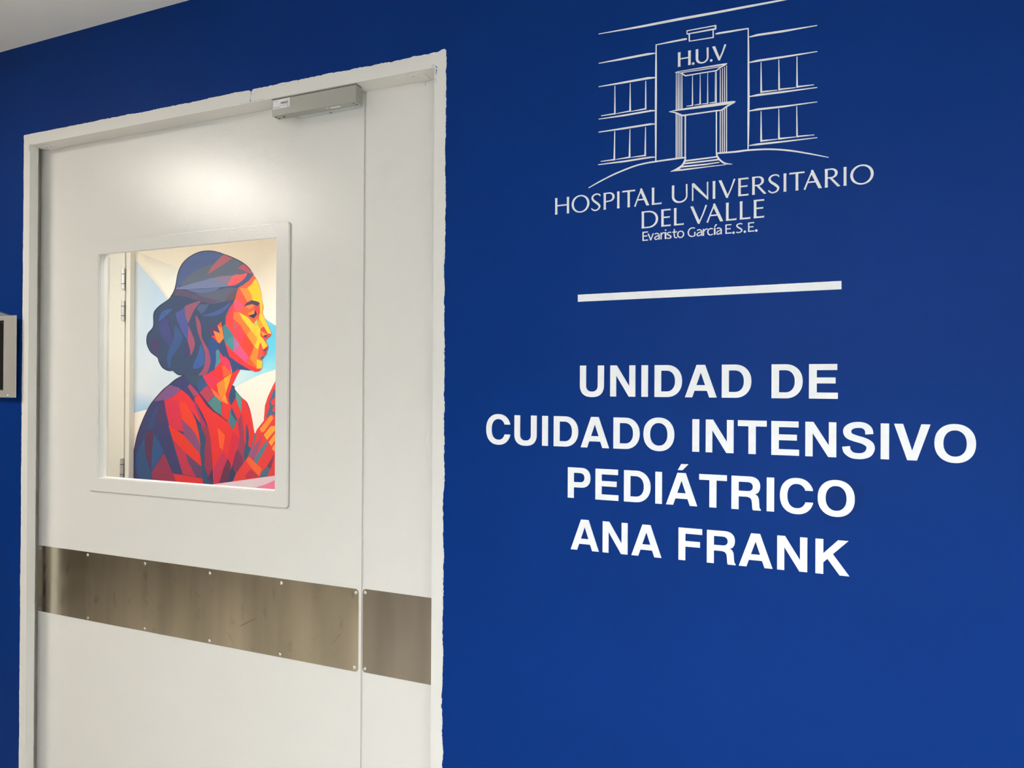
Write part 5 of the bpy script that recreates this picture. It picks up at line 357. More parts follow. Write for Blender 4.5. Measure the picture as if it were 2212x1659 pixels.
((165,88,112),[(-2.22898,1.78731),(-2.2206,1.77867),(-2.20932,1.76049),(-2.19915,1.74238),(-2.1909,1.72717),(-2.18375,1.71202),(-2.17921,1.69791),(-2.17787,1.68566),(-2.17913,1.67444),(-2.18277,1.66277),(-2.1902,1.64728),(-2.20002,1.63132),(-2.20777,1.62347),(-2.21087,1.62895),(-2.21187,1.64258),(-2.21398,1.65738),(-2.21912,1.67142),(-2.22538,1.68664),(-2.23011,1.70185),(-2.23215,1.71674),(-2.23266,1.7316),(-2.23251,1.74613),(-2.23275,1.76328),(-2.23233,1.78009)],None),
((160,86,110),[(-2.17285,1.84436),(-2.16546,1.83977),(-2.15457,1.82726),(-2.14542,1.81419),(-2.14009,1.80363),(-2.13648,1.79249),(-2.13349,1.77877),(-2.13181,1.76034),(-2.13076,1.73934),(-2.12715,1.72023),(-2.11916,1.70537),(-2.10865,1.69243),(-2.09794,1.67887),(-2.08675,1.66349),(-2.07536,1.6475),(-2.06695,1.63191),(-2.06301,1.61705),(-2.06203,1.60254),(-2.06274,1.58838),(-2.06472,1.57444),(-2.0684,1.56083),(-2.07378,1.54786),(-2.08057,1.53461),(-2.08908,1.52199),(-2.1002,1.51307),(-2.11807,1.50894),(-2.13862,1.50852),(-2.15025,1.51167),(-2.14545,1.51913),(-2.13168,1.53013),(-2.11967,1.54224),(-2.11296,1.55473),(-2.10797,1.56834),(-2.1047,1.58293),(-2.103,1.59865),(-2.10302,1.61536),(-2.10517,1.63241),(-2.10988,1.6493),(-2.11673,1.66657),(-2.12489,1.68518),(-2.13523,1.70635),(-2.14689,1.7289),(-2.15641,1.75014),(-2.1622,1.76916),(-2.16582,1.78683),(-2.16856,1.80319),(-2.17175,1.82044),(-2.17407,1.83637)],None),
((83,93,153),[(-2.32292,1.85841),(-2.315,1.86661),(-2.30085,1.87094),(-2.28717,1.87495),(-2.27533,1.88197),(-2.26394,1.88867),(-2.25559,1.88857),(-2.25277,1.87719),(-2.25296,1.85902),(-2.25118,1.84112),(-2.24417,1.82722),(-2.23521,1.8136),(-2.22907,1.79616),(-2.22697,1.76793),(-2.22768,1.73586),(-2.23222,1.71663),(-2.24246,1.71947),(-2.25658,1.73521),(-2.27009,1.75295),(-2.28172,1.76981),(-2.29273,1.78867),(-2.30243,1.8072),(-2.31223,1.82577),(-2.32071,1.844)],None),
((71,101,151),[(-2.45232,1.82074),(-2.45209,1.82843),(-2.4469,1.84132),(-2.44034,1.85348),(-2.43483,1.86338),(-2.42796,1.87254),(-2.41608,1.87968),(-2.39278,1.88487),(-2.36462,1.88803),(-2.3473,1.8876),(-2.34888,1.88202),(-2.36118,1.87285),(-2.3753,1.86323),(-2.38931,1.85351),(-2.40515,1.84334),(-2.41971,1.83475),(-2.4331,1.82728),(-2.44518,1.82141)],None),
((76,80,132),[(-2.45204,1.79361),(-2.41968,1.83175),(-2.37911,1.83942),(-2.37056,1.7943),(-2.34165,1.72492),(-2.36526,1.66868),(-2.40626,1.71433),(-2.4393,1.75112)],None),
((67,93,140),[(-2.32224,1.78995),(-2.30363,1.77864),(-2.28052,1.75277),(-2.26589,1.72918),(-2.26633,1.71418),(-2.27516,1.70131),(-2.28533,1.68812),(-2.29491,1.67324),(-2.30583,1.65803),(-2.31679,1.64411),(-2.3281,1.63335),(-2.33945,1.6239),(-2.34857,1.61175),(-2.35359,1.59203),(-2.35635,1.56962),(-2.36009,1.55516),(-2.3668,1.55375),(-2.3745,1.56033),(-2.38045,1.57022),(-2.38387,1.58276),(-2.38554,1.59863),(-2.38495,1.61513),(-2.38181,1.6315),(-2.37644,1.64848),(-2.36927,1.66576),(-2.35927,1.68262),(-2.34751,1.69975),(-2.33758,1.71887),(-2.33279,1.74612),(-2.32982,1.77538)],None),
((84,71,106),[(-2.50497,1.72243),(-2.45961,1.73051),(-2.45038,1.63091),(-2.46673,1.62207),(-2.49191,1.66167)],None),
((70,76,116),[(-2.25362,1.68754),(-2.22604,1.68703),(-2.21179,1.63381),(-2.23703,1.60465),(-2.26866,1.60793)],None),
((67,99,158),[(-2.13453,1.68536),(-2.12691,1.68068),(-2.11921,1.66531),(-2.11299,1.64708),(-2.10767,1.62625),(-2.10382,1.60254),(-2.1047,1.58293),(-2.11239,1.57026),(-2.12485,1.56165),(-2.13907,1.55546),(-2.15679,1.55052),(-2.17632,1.54801),(-2.18947,1.54986),(-2.192,1.55781),(-2.18808,1.57013),(-2.182,1.58356),(-2.17427,1.59684),(-2.16441,1.61123),(-2.15523,1.62722),(-2.14791,1.64911),(-2.14127,1.6726)],None),
((57,87,141),[(-2.05642,1.72448),(-1.99944,1.68864),(-1.99917,1.65983),(-2.02536,1.64292),(-2.02493,1.59671),(-2.03954,1.54191),(-2.09257,1.51597),(-2.06621,1.55362),(-2.06092,1.59706),(-2.08253,1.66697),(-2.07145,1.70451)],None),
((52,58,68),[(-2.25572,1.51531),(-2.26455,1.5157),(-2.2772,1.51617),(-2.29081,1.51731),(-2.30244,1.51965),(-2.31177,1.52425),(-2.32069,1.53078),(-2.32949,1.53738),(-2.33873,1.54207),(-2.34797,1.54315),(-2.35607,1.54187),(-2.36347,1.5405),(-2.37152,1.54083),(-2.38177,1.54325),(-2.39344,1.54683),(-2.40496,1.55145),(-2.41495,1.55698),(-2.42336,1.56402),(-2.43094,1.57257),(-2.4376,1.5815),(-2.44323,1.58954),(-2.44652,1.59613),(-2.44805,1.60226),(-2.45044,1.60876),(-2.45627,1.61579),(-2.46697,1.6229),(-2.48063,1.62991),(-2.49457,1.63721),(-2.50616,1.64513),(-2.51524,1.65425),(-2.52322,1.66437),(-2.52989,1.67466),(-2.53511,1.68429),(-2.53869,1.69286),(-2.54076,1.70086),(-2.54162,1.70877),(-2.54155,1.71706),(-2.54095,1.72576),(-2.53956,1.73456),(-2.53673,1.74343),(-2.53186,1.75232),(-2.52314,1.76076),(-2.51113,1.76921),(-2.49904,1.7789),(-2.49047,1.79107),(-2.48753,1.80711),(-2.48799,1.82568),(-2.48929,1.8437),(-2.48898,1.85799),(-2.48693,1.86719),(-2.48431,1.87324),(-2.48065,1.87808),(-2.47533,1.88363),(-2.46852,1.88991),(-2.46044,1.89603),(-2.45073,1.9023),(-2.43916,1.90896),(-2.42396,1.91649),(-2.40581,1.92462),(-2.38813,1.9325),(-2.37429,1.93933),(-2.36503,1.94537),(-2.3587,1.95085),(-2.35499,1.95499),(-2.3555,1.96011),(-2.36065,1.95798),(-2.36677,1.95352),(-2.37275,1.94922),(-2.37042,1.94558),(-2.3681,1.94747),(-2.36215,1.95251),(-2.355,1.95883),(-2.34869,1.96525),(-2.34353,1.97146),(-2.33855,1.97807),(-2.33387,1.98522),(-2.32965,1.99304),(-2.326,2.00162),(-2.32282,2.01083),(-2.31997,2.02047),(-2.31726,2.03032),(-2.31491,2.04061),(-2.31291,2.05131),(-2.31084,2.06193),(-2.30823,2.07203),(-2.30515,2.08155),(-2.30177,2.09072),(-2.29783,2.09959),(-2.29303,2.10827),(-2.28722,2.11695),(-2.2806,2.12553),(-2.27331,2.13372),(-2.2655,2.14125),(-2.25728,2.14802),(-2.24853,2.15418),(-2.23911,2.15991),(-2.22888,2.16535),(-2.21753,2.17061),(-2.20523,2.17558),(-2.19256,2.18009),(-2.18012,2.18395),(-2.16801,2.18714),(-2.15592,2.18974),(-2.14387,2.19177),(-2.13186,2.19322),(-2.11981,2.19404),(-2.10772,2.19425),(-2.09571,2.19397),(-2.08395,2.19331),(-2.07278,2.19238),(-2.06204,2.19108),(-2.05112,2.18929),(-2.03945,2.18684),(-2.02562,2.18319),(-2.01033,2.17856),(-1.9961,2.17403),(-1.98543,2.17066),(-1.98091,2.16933),(-1.9807,2.16932),(-1.98044,2.1692),(-1.97527,2.16738),(-1.96361,2.16346),(-1.94808,2.15825),(-1.93098,2.15229),(-1.91454,2.14607),(-1.89854,2.13946),(-1.88205,2.13228),(-1.86619,2.12494),(-1.85207,2.11787),(-1.83991,2.11104),(-1.8291,2.10427),(-1.8195,2.09767),(-1.81102,2.09141),(-1.80352,2.08509),(-1.79704,2.07872),(-1.79179,2.07313),(-1.78803,2.06919),(-1.7841,2.07139),(-1.78784,2.07532),(-1.79315,2.08097),(-1.79983,2.08753),(-1.80759,2.09409),(-1.81628,2.10051),(-1.82606,2.10723),(-1.83708,2.11414),(-1.84948,2.1211),(-1.8638,2.12829),(-1.8798,2.13569),(-1.89641,2.14293),(-1.91255,2.14961),(-1.92915,2.1559),(-1.94637,2.16191),(-1.96192,2.16713),(-1.97355,2.17105),(-1.97864,2.17284),(-1.97929,2.17309),(-1.97954,2.17311),(-1.98389,2.17439),(-1.99451,2.17775),(-2.00878,2.1823),(-2.02422,2.18698),(-2.03833,2.19071),(-2.05034,2.19323),(-2.06157,2.19509),(-2.07259,2.19642),(-2.08399,2.19738),(-2.09596,2.19805),(-2.10822,2.19834),(-2.12063,2.19813),(-2.13303,2.19729),(-2.14537,2.19581),(-2.15772,2.19374),(-2.17009,2.19108),(-2.18247,2.18783),(-2.19516,2.18389),(-2.20805,2.17931),(-2.22059,2.17424),(-2.2322,2.16887),(-2.24269,2.1633),(-2.25237,2.15742),(-2.26139,2.15107),(-2.26987,2.14409),(-2.27791,2.13634),(-2.28539,2.12794),(-2.29217,2.11917),(-2.29813,2.11027),(-2.30308,2.10133),(-2.30712,2.09223),(-2.31056,2.08291),(-2.31369,2.07323),(-2.31635,2.06294),(-2.31845,2.05222),(-2.32044,2.04156),(-2.32276,2.03139),(-2.32544,2.02162),(-2.32828,2.01208),(-2.33139,2.00303),(-2.33494,1.99469),(-2.33903,1.98713),(-2.34357,1.9802),(-2.34843,1.97376),(-2.35343,1.96774),(-2.35952,1.96154),(-2.36653,1.95535),(-2.3725,1.95031),(-2.37588,1.94692),(-2.36878,1.94605),(-2.36269,1.95043),(-2.35663,1.95486),(-2.35662,1.95608),(-2.35984,1.95735),(-2.36325,1.95354),(-2.36914,1.94843),(-2.37787,1.94274),(-2.39137,1.93609),(-2.40897,1.92825),(-2.42723,1.92008),(-2.44269,1.91243),(-2.45454,1.90561),(-2.46452,1.89917),(-2.47294,1.8928),(-2.48001,1.88629),(-2.48558,1.88048),(-2.48966,1.87507),(-2.49257,1.86833),(-2.49475,1.85853),(-2.49507,1.84382),(-2.49377,1.82574),(-2.49331,1.80752),(-2.49602,1.79244),(-2.50385,1.78141),(-2.51537,1.77223),(-2.52756,1.76366),(-2.53695,1.75453),(-2.5423,1.74486),(-2.54531,1.73545),(-2.54677,1.72627),(-2.54739,1.71733),(-2.54745,1.70876),(-2.54654,1.70044),(-2.54435,1.69197),(-2.54061,1.683),(-2.53522,1.67307),(-2.52836,1.66249),(-2.52009,1.65201),(-2.51045,1.64237),(-2.49816,1.63397),(-2.48389,1.62649),(-2.47047,1.61961),(-2.46058,1.61308),(-2.45568,1.60713),(-2.45365,1.60142),(-2.45204,1.59507),(-2.44846,1.58789),(-2.44265,1.57957),(-2.43582,1.57045),(-2.42789,1.56153),(-2.4188,1.55393),(-2.40798,1.54794),(-2.39584,1.54307),(-2.38367,1.53933),(-2.37255,1.53674),(-2.36292,1.53635),(-2.35473,1.53781),(-2.34775,1.53899),(-2.34089,1.53825),(-2.3331,1.53422),(-2.32462,1.52785),(-2.31527,1.52104),(-2.30467,1.51587),(-2.29178,1.51324),(-2.27761,1.51205),(-2.26479,1.51158),(-2.256,1.51119)],None),
((70,72,115),[(-2.25565,1.51325),(-2.28013,1.50771),(-2.29916,1.49946),(-2.31693,1.49033),(-2.33444,1.48065),(-2.35068,1.47008),(-2.36697,1.45948),(-2.38321,1.45003),(-2.3995,1.44055),(-2.41749,1.42832),(-2.43939,1.41085),(-2.46305,1.39058),(-2.48345,1.37224),(-2.49776,1.35869),(-2.50873,1.34714),(-2.5197,1.33383),(-2.53203,1.31692),(-2.54437,1.29822),(-2.55605,1.27949),(-2.56723,1.2604),(-2.57776,1.24128),(-2.58643,1.22494),(-2.59212,1.21371),(-2.59595,1.2053),(-2.60011,1.19557),(-2.6053,1.18408),(-2.61082,1.17126),(-2.61682,1.1542),(-2.62375,1.13049),(-2.63116,1.10251),(-2.63788,1.07452),(-2.64341,1.04829),(-2.64825,1.02207),(-2.65273,.99484),(-2.65707,.96408),(-2.66104,.93231),(-2.66438,.90608),(-2.66981,.89463),(-2.6746,.88874),(-2.67027,.86729),(-2.67165,.81005),(-2.66392,.73738),(-2.59464,.68992),(-2.41133,.68314),(-2.17757,.70063),(-2.00404,.73564),(-1.93268,.79856),(-1.91126,.87943),(-1.89874,.94214),(-1.88543,.96811),(-1.88092,.97623),(-1.87395,.98581),(-1.85945,1.00436),(-1.84254,1.02431),(-1.82721,1.04219),(-1.81496,1.05601),(-1.80424,1.06782),(-1.79447,1.08028),(-1.78564,1.09331),(-1.77775,1.10699),(-1.7702,1.12422),(-1.76193,1.14961),(-1.75401,1.17853),(-1.74905,1.19993),(-1.74824,1.20425),(-1.75039,1.20111),(-1.75457,1.20833),(-1.76136,1.23739),(-1.7702,1.27689),(-1.77853,1.31023),(-1.78551,1.33076),(-1.79197,1.34508),(-1.79781,1.35637),(-1.80219,1.36469),(-1.80595,1.36996),(-1.81151,1.37522),(-1.81969,1.38061),(-1.8297,1.38599),(-1.84157,1.39395),(-1.85696,1.40694),(-1.87425,1.42256),(-1.88853,1.43612),(-1.89148,1.44615),(-1.89134,1.45405),(-1.90805,1.45952),(-1.9593,1.4599),(-2.02834,1.4578),(-2.08247,1.46095),(-2.10493,1.47549),(-2.11152,1.49533),(-2.11741,1.50997),(-2.12453,1.51419),(-2.13095,1.51317),(-2.1462,1.51205),(-2.17831,1.5134),(-2.21958,1.51465)],None),
((58,58,62),[(-2.25728,1.51583),(-2.26851,1.51191),(-2.28478,1.5063),(-2.30275,1.49968),(-2.31902,1.49274),(-2.33261,1.48544),(-2.34518,1.47758),(-2.35726,1.46955),(-2.36945,1.46168),(-2.3816,1.45455),(-2.39367,1.44771),(-2.40636,1.44001),(-2.42027,1.43034),(-2.43647,1.4176),(-2.4543,1.40265),(-2.4717,1.38746),(-2.48655,1.37403),(-2.49779,1.36348),(-2.50672,1.35454),(-2.51472,1.34564),(-2.52318,1.33523),(-2.53247,1.32268),(-2.54185,1.30891),(-2.55102,1.29464),(-2.55973,1.28062),(-2.56817,1.26635),(-2.5764,1.25169),(-2.58391,1.23781),(-2.59021,1.2259),(-2.59477,1.21701),(-2.59798,1.21026),(-2.60074,1.20395),(-2.60398,1.19637),(-2.60783,1.18779),(-2.61189,1.1788),(-2.61619,1.16817),(-2.62079,1.15475),(-2.62591,1.13746),(-2.63147,1.1172),(-2.63697,1.09573),(-2.64191,1.07486),(-2.64615,1.05509),(-2.64995,1.03548),(-2.65346,1.01559),(-2.65681,.99499),(-2.66022,.97132),(-2.66357,.94557),(-2.66645,.92231),(-2.66847,.90614),(-2.66029,.90602),(-2.65827,.92219),(-2.6554,.94541),(-2.65207,.97111),(-2.64866,.99469),(-2.64533,1.01521),(-2.64184,1.03501),(-2.63806,1.05453),(-2.63385,1.07419),(-2.62893,1.09496),(-2.62346,1.11634),(-2.61794,1.13651),(-2.61286,1.15365),(-2.60834,1.16685),(-2.60413,1.17725),(-2.60012,1.18614),(-2.59625,1.19476),(-2.59301,1.20236),(-2.59029,1.20857),(-2.58716,1.21518),(-2.58265,1.22397),(-2.57638,1.23583),(-2.56891,1.24964),(-2.56074,1.26421),(-2.55237,1.27837),(-2.54373,1.2923),(-2.53463,1.30646),(-2.52537,1.32008),(-2.51623,1.33244),(-2.50796,1.34262),(-2.50019,1.35127),(-2.49146,1.36001),(-2.48035,1.37044),(-2.46561,1.3838),(-2.44833,1.3989),(-2.43065,1.41374),(-2.4147,1.4263),(-2.40118,1.4357),(-2.38882,1.44321),(-2.37681,1.45003),(-2.36448,1.45728),(-2.35212,1.46525),(-2.34009,1.47326),(-2.32785,1.48093),(-2.31485,1.48793),(-2.29912,1.49465),(-2.28144,1.50117),(-2.26526,1.50676),(-2.25402,1.51068)],None),
((66,88,110),[(-2.24984,1.51433),(-2.14621,1.51313),(-2.11777,1.50987),(-2.1599,1.45386),(-2.20594,1.46663)],None),
((62,93,140),[(-2.1628,1.45816),(-2.11775,1.50773),(-2.08061,1.46065),(-2.14248,1.42167)],None),
((132,90,138),[(-2.48038,1.37005),(-2.4644,1.3858),(-2.43846,1.40737),(-2.41446,1.42613),(-2.39644,1.43975),(-2.38028,1.45061),(-2.36546,1.45729),(-2.35259,1.45824),(-2.34103,1.45503),(-2.32834,1.45087),(-2.3092,1.44772),(-2.28899,1.44363),(-2.28116,1.43583),(-2.29457,1.42078),(-2.32042,1.40192),(-2.34545,1.38712),(-2.36496,1.38035),(-2.38358,1.37772),(-2.40195,1.37546),(-2.42126,1.37199),(-2.44031,1.36888),(-2.45607,1.36703),(-2.46975,1.36521),(-2.4801,1.36466)],None),
((64,85,122),[(-2.46483,1.33472),(-2.44377,1.34614),(-2.49398,1.2118),(-2.53673,1.19943),(-2.50078,1.27844)],None),
((84,68,108),[(-2.45283,1.346),(-2.40788,1.36876),(-2.38615,1.29192),(-2.37366,1.23716),(-2.46381,1.23483)],None),
((238,58,66),[(-2.40195,1.37546),(-2.34545,1.38712),(-2.27529,1.43369),(-2.22263,1.40151),(-2.17325,1.35452),(-2.14698,1.29679),(-2.13803,1.25398),(-2.19873,1.31737),(-2.23959,1.3579),(-2.29518,1.3724)],None),
((222,58,82),[(-2.40494,1.37542),(-2.29518,1.3724),(-2.27991,1.30935),(-2.26462,1.23997),(-2.25838,1.19879),(-2.31413,1.20806),(-2.36467,1.23079),(-2.38619,1.29632)],None),
((244,72,52),[(-2.29518,1.3724),(-2.23959,1.3579),(-2.19287,1.30667),(-2.16083,1.25341),(-2.15208,1.23414),(-2.13117,1.13159),(-2.13096,1.11012),(-2.15139,1.16313),(-2.18327,1.20524),(-2.21521,1.23246),(-2.22681,1.2366),(-2.26779,1.26602),(-2.27991,1.30935)],None),
((142,84,122),[(-2.26777,1.26384),(-2.22681,1.2366),(-2.21521,1.23246),(-2.1688,1.19057),(-2.13982,1.14417),(-2.131,1.11441),(-2.13352,1.07994),(-2.19692,1.13132),(-2.2553,1.18137),(-2.26162,1.23123)],None),
((240,66,54),[(-2.36467,1.23079),(-2.32896,1.2164),(-2.2553,1.18137),(-2.19692,1.13132),(-2.13352,1.07994),(-2.12007,1.00972),(-2.23687,1.07994),(-2.33719,1.15248),(-2.36911,1.22837)],None),
((198,62,86),[(-2.33716,1.15029),(-2.23687,1.07994),(-2.21902,1.03085),(-2.16078,.95172),(-2.25896,.96157),(-2.31293,1.0877)],None),
((108,76,110),[(-2.23687,1.07994),(-2.12007,1.00972),(-2.11808,.94977),(-2.16078,.95172),(-2.21025,1.02044)],None),
((60,88,128),[(-2.55787,1.15839),(-2.55075,1.06687),(-2.50987,.97496),(-2.48464,.89622),(-2.5861,.89703),(-2.62761,.99154),(-2.61587,1.06416)],None),
((60,92,138),[(-2.48148,1.18091),(-2.4447,1.14217),(-2.40499,1.08397),(-2.45253,1.01998),(-2.50057,.96208),(-2.49885,1.0913)],None),
((98,60,88),[(-2.54267,1.17901),(-2.4848,1.20749),(-2.48727,1.15181),(-2.50991,.97942),(-2.54139,1.05608),(-2.55145,1.13398)],None),
((156,62,90),[(-2.40191,1.07527),(-2.33528,.96189),(-2.29635,.89847),(-2.47847,.88769),(-2.50202,.95532)],None),
((232,60,64),[(-2.3338,.96197),(-2.2531,.95754),(-2.11238,.9458),(-2.11179,.88369),(-2.29333,.88993)],None),
((178,78,105),[(-2.22891,1.45136),(-2.20881,1.46446),(-2.14523,1.41088),(-2.17937,1.39546)],None),
((238,60,60),[(-2.17717,1.39024),(-2.14537,1.41031),(-2.08999,1.34763),(-2.04402,1.31582),(-1.97886,1.28904),(-1.97964,1.37303),(-1.93481,1.35539),(-1.91258,1.35037),(-1.88266,1.39563),(-1.84157,1.39395),(-1.81151,1.37522),(-1.77853,1.31023),(-1.75457,1.20833),(-1.74905,1.19993),(-1.7702,1.12422),(-1.81626,1.05348),(-1.87395,.98581),(-1.89874,.94214),(-2.032,.8938),(-2.04809,1.06924),(-2.05767,1.16378),(-2.07869,1.2361),(-2.11833,1.30351),(-2.17705,1.37706)],None),
((178,64,100),[(-2.17705,1.37706),(-2.13566,1.30317),(-2.08024,1.22593),(-2.0715,1.20879),(-2.11453,1.20752),(-2.13828,1.27466),(-2.17668,1.33971)],None),
((238,62,75),[(-2.17668,1.33971),(-2.13828,1.27466),(-2.13224,1.24855),(-2.17626,1.29577)],None),
((64,82,108),[(-2.17626,1.29577),(-2.1585,1.26543),(-2.11453,1.20752),(-2.14777,1.20655)],None),
((60,88,118),[(-2.15198,1.23415),(-2.13135,1.2347),(-2.09265,1.17145),(-2.10377,1.11119),(-2.09991,1.01378),(-2.07892,.95286),(-2.032,.8938),(-2.10458,.88936),(-2.11391,.9465),(-2.12334,1.01263),(-2.13016,1.11016),(-2.13361,1.16342)],None),
((160,62,88),[(-2.13135,1.2347),(-2.07869,1.2361),(-2.05767,1.16378),(-2.04458,1.00325),(-2.0731,.95318),(-2.09991,1.01378),(-2.10084,1.1113),(-2.09263,1.16924)],None),
((76,62,100),[(-2.04458,1.00325),(-2.03522,.92884),(-2.06729,.9535)],None),
((252,100,55),[(-2.00925,1.22916),(-1.95605,1.18799),(-1.97093,1.10543),(-1.99394,1.12425)],None),
((205,60,90),[(-1.97091,1.10324),(-1.93935,1.06743),(-1.96435,1.00946),(-1.99779,.92222),(-2.02933,.91597),(-2.03308,1.00823),(-1.98778,1.07625)],None),
((112,58,85),[(-1.9365,1.06538),(-1.91223,1.03382),(-1.93247,.93477),(-1.99779,.92222),(-1.96435,1.00946)],None),
((220,52,76),[(-1.90121,1.21256),(-1.85617,1.17711),(-1.88619,1.10233),(-1.91084,1.03606),(-1.93652,1.06756),(-1.92568,1.11814)],None),
((130,62,95),[(-1.86958,1.12033),(-1.83027,1.07441),(-1.82859,1.04212),(-1.87397,.98798),(-1.90514,1.02764),(-1.88607,1.08931)],None),
((64,72,105),[(-1.90514,1.02764),(-1.87676,.98783),(-1.89873,.94106),(-1.93812,.93444),(-1.91897,1.00085)],None),
((168,68,96),[(-1.86777,1.26801),(-1.84354,1.30895),(-1.84081,1.309),(-1.8291,1.21803),(-1.81699,1.13532),(-1.8247,1.07034),(-1.86958,1.12033),(-1.85344,1.18369),(-1.8651,1.24179)],None),
((62,92,122),[(-1.80776,1.25886),(-1.79387,1.21695),(-1.78992,1.18576),(-1.79501,1.14045),(-1.77567,1.124),(-1.79447,1.08028),(-1.82721,1.04219),(-1.81968,1.12659),(-1.81163,1.15275),(-1.80969,1.24326)],None),
((190,72,95),[(-2.13966,1.41912),(-2.08531,1.45876),(-2.03351,1.40482),(-2.08156,1.36518)],None),
((88,140,140),[(-2.08154,1.363),(-2.03065,1.40269),(-1.98244,1.373),(-1.9789,1.29335),(-2.03272,1.32036)],None),
((112,56,82),[(-2.1481,1.41096),(-2.14165,1.40447),(-2.13237,1.3951),(-2.12218,1.38498),(-2.11299,1.37625),(-2.10573,1.36982),(-2.09925,1.36444),(-2.09236,1.35904),(-2.08385,1.3525),(-2.07315,1.34424),(-2.06097,1.33491),(-2.04799,1.32532),(-2.03487,1.31627),(-2.02129,1.30784),(-2.00715,1.29967),(-1.99335,1.29196),(-1.98083,1.28486),(-1.96907,1.27805),(-1.9578,1.27154),(-1.94823,1.26601),(-1.94151,1.26213),(-1.93755,1.26616),(-1.94426,1.27004),(-1.95383,1.27557),(-1.96508,1.28208),(-1.97685,1.28891),(-1.98942,1.29603),(-2.00317,1.30373),(-2.01718,1.31182),(-2.03052,1.32012),(-2.04343,1.32903),(-2.05628,1.33853),(-2.06839,1.34782),(-2.07907,1.35609),(-2.08756,1.36261),(-2.09436,1.36794),(-2.10069,1.3732),(-2.1078,1.3795),(-2.11687,1.38813),(-2.12699,1.39819),(-2.13625,1.40754),(-2.14269,1.41403)],None),
((75,128,138),[(-1.91254,1.34609),(-1.87059,1.27646),(-1.90032,1.21809),(-1.93397,1.26428)],None),
((68,90,118),[(-1.91254,1.34609),(-1.87059,1.27646),(-1.87873,1.26561),(-1.91496,1.30753)],None),
((90,155,148),[(-1.8857,1.4276),(-1.84157,1.39395),(-1.84357,1.31319),(-1.86579,1.35109),(-1.88266,1.39563)],None),
((238,58,62),[(-1.99637,1.65353),(-1.96774,1.62318),(-1.9252,1.58746),(-1.9142,1.53329),(-1.90715,1.52517),(-1.86908,1.54391),(-1.85179,1.54384),(-1.85384,1.54379),(-1.87277,1.51722),(-1.90805,1.45952),(-1.93246,1.40152),(-1.92944,1.37583),(-1.91258,1.35037),(-1.93481,1.35539),(-1.9937,1.37501),(-2.03351,1.40482),(-2.08247,1.46095),(-2.11741,1.50997),(-2.0973,1.51322),(-2.02916,1.54563),(-2.03106,1.55009),(-1.9904,1.58531)],None),
((236,60,88),[(-2.11452,1.50887),(-2.063,1.51753),(-2.00895,1.50015),(-1.98348,1.48506),(-2.01992,1.46553),(-2.03955,1.44378),(-2.05946,1.44367),(-2.08247,1.46095)],None),
((254,105,58),[(-1.98142,1.56482),(-1.96182,1.56469),(-1.9114,1.5237),(-1.96683,1.50231)],None),
((255,140,55),[(-2.01709,1.46554),(-1.91139,1.52263),(-1.93301,1.46156),(-1.9507,1.41852),(-1.97685,1.37522),(-1.9938,1.38579)],None),
((255,172,52),[(-1.96677,1.49585),(-1.91139,1.52263),(-1.93301,1.46156),(-1.95209,1.41851)],None),
((255,158,62),[(-1.95765,1.41631),(-1.93481,1.35539),(-1.97964,1.37303)],None),
((250,122,72),[(-2.05946,1.44367),(-2.03351,1.40482),(-1.9937,1.37501),(-1.93481,1.35539),(-1.97691,1.38168),(-2.01665,1.41796)],None),
((58,86,120),[(-1.90805,1.45952),(-1.88568,1.42547),(-1.88403,1.39561),(-1.91258,1.35037),(-1.92944,1.37583),(-1.93246,1.40152)],None),
((60,82,125),[(-2.00195,1.6809),(-1.96493,1.70197),(-1.95408,1.67188),(-1.92895,1.61458),(-1.86593,1.57887),(-1.79692,1.54627),(-1.77301,1.53683),(-1.85179,1.54384),(-1.86908,1.54391),(-1.90713,1.52382),(-1.9252,1.58746),(-1.97132,1.62866)],None),
((96,63,110),[(-2.00195,1.6809),(-1.96493,1.70197),(-1.95408,1.67188),(-1.93246,1.61462),(-1.93584,1.60111),(-1.97132,1.62866)],None),
((240,66,100),[(-1.99455,1.64941),(-1.97132,1.62866),(-1.9252,1.58746),(-1.9142,1.53329),(-1.93529,1.54149),(-1.98508,1.58526)],None),
((88,145,160),[(-2.0248,1.64576),(-1.99997,1.65904),(-1.9904,1.58531),(-2.03106,1.55009),(-2.02258,1.59925)],None),
((62,82,122),[(-2.03631,1.72807),(-1.95694,1.79145),(-1.92895,1.61458),(-1.97117,1.61234),(-2.00704,1.65369)],None),
((246,86,66),[(-1.76799,2.04423),(-1.74748,2.02112),(-1.7295,1.99027),(-1.71655,1.94983),(-1.7086,1.90376),(-1.70086,1.87961),(-1.70026,1.88445),(-1.70012,1.86857),(-1.70658,1.84233),(-1.68791,1.80864),(-1.66428,1.76966),(-1.64406,1.72963),(-1.65059,1.71926),(-1.67698,1.70139),(-1.6802,1.68826),(-1.66505,1.66688),(-1.66658,1.65109),(-1.67643,1.63805),(-1.67632,1.62486),(-1.68953,1.61182),(-1.70444,1.59611),(-1.70253,1.56964),(-1.70902,1.54586),(-1.72905,1.53269),(-1.75264,1.53144),(-1.79692,1.54627),(-1.86593,1.57887),(-1.92895,1.61458),(-1.9577,1.68281),(-1.97218,1.72116),(-1.95694,1.79145),(-1.95558,1.83488),(-1.93133,1.87471),(-1.89672,1.9112),(-1.87806,1.96164),(-1.87028,1.98227),(-1.83674,1.99572),(-1.79837,2.01584)],None),
((240,74,72),[(-1.95558,1.83488),(-1.93133,1.87471),(-1.89672,1.9112),(-1.89814,1.87615),(-1.90271,1.80337),(-1.90204,1.73041),(-1.95518,1.7914)],None),
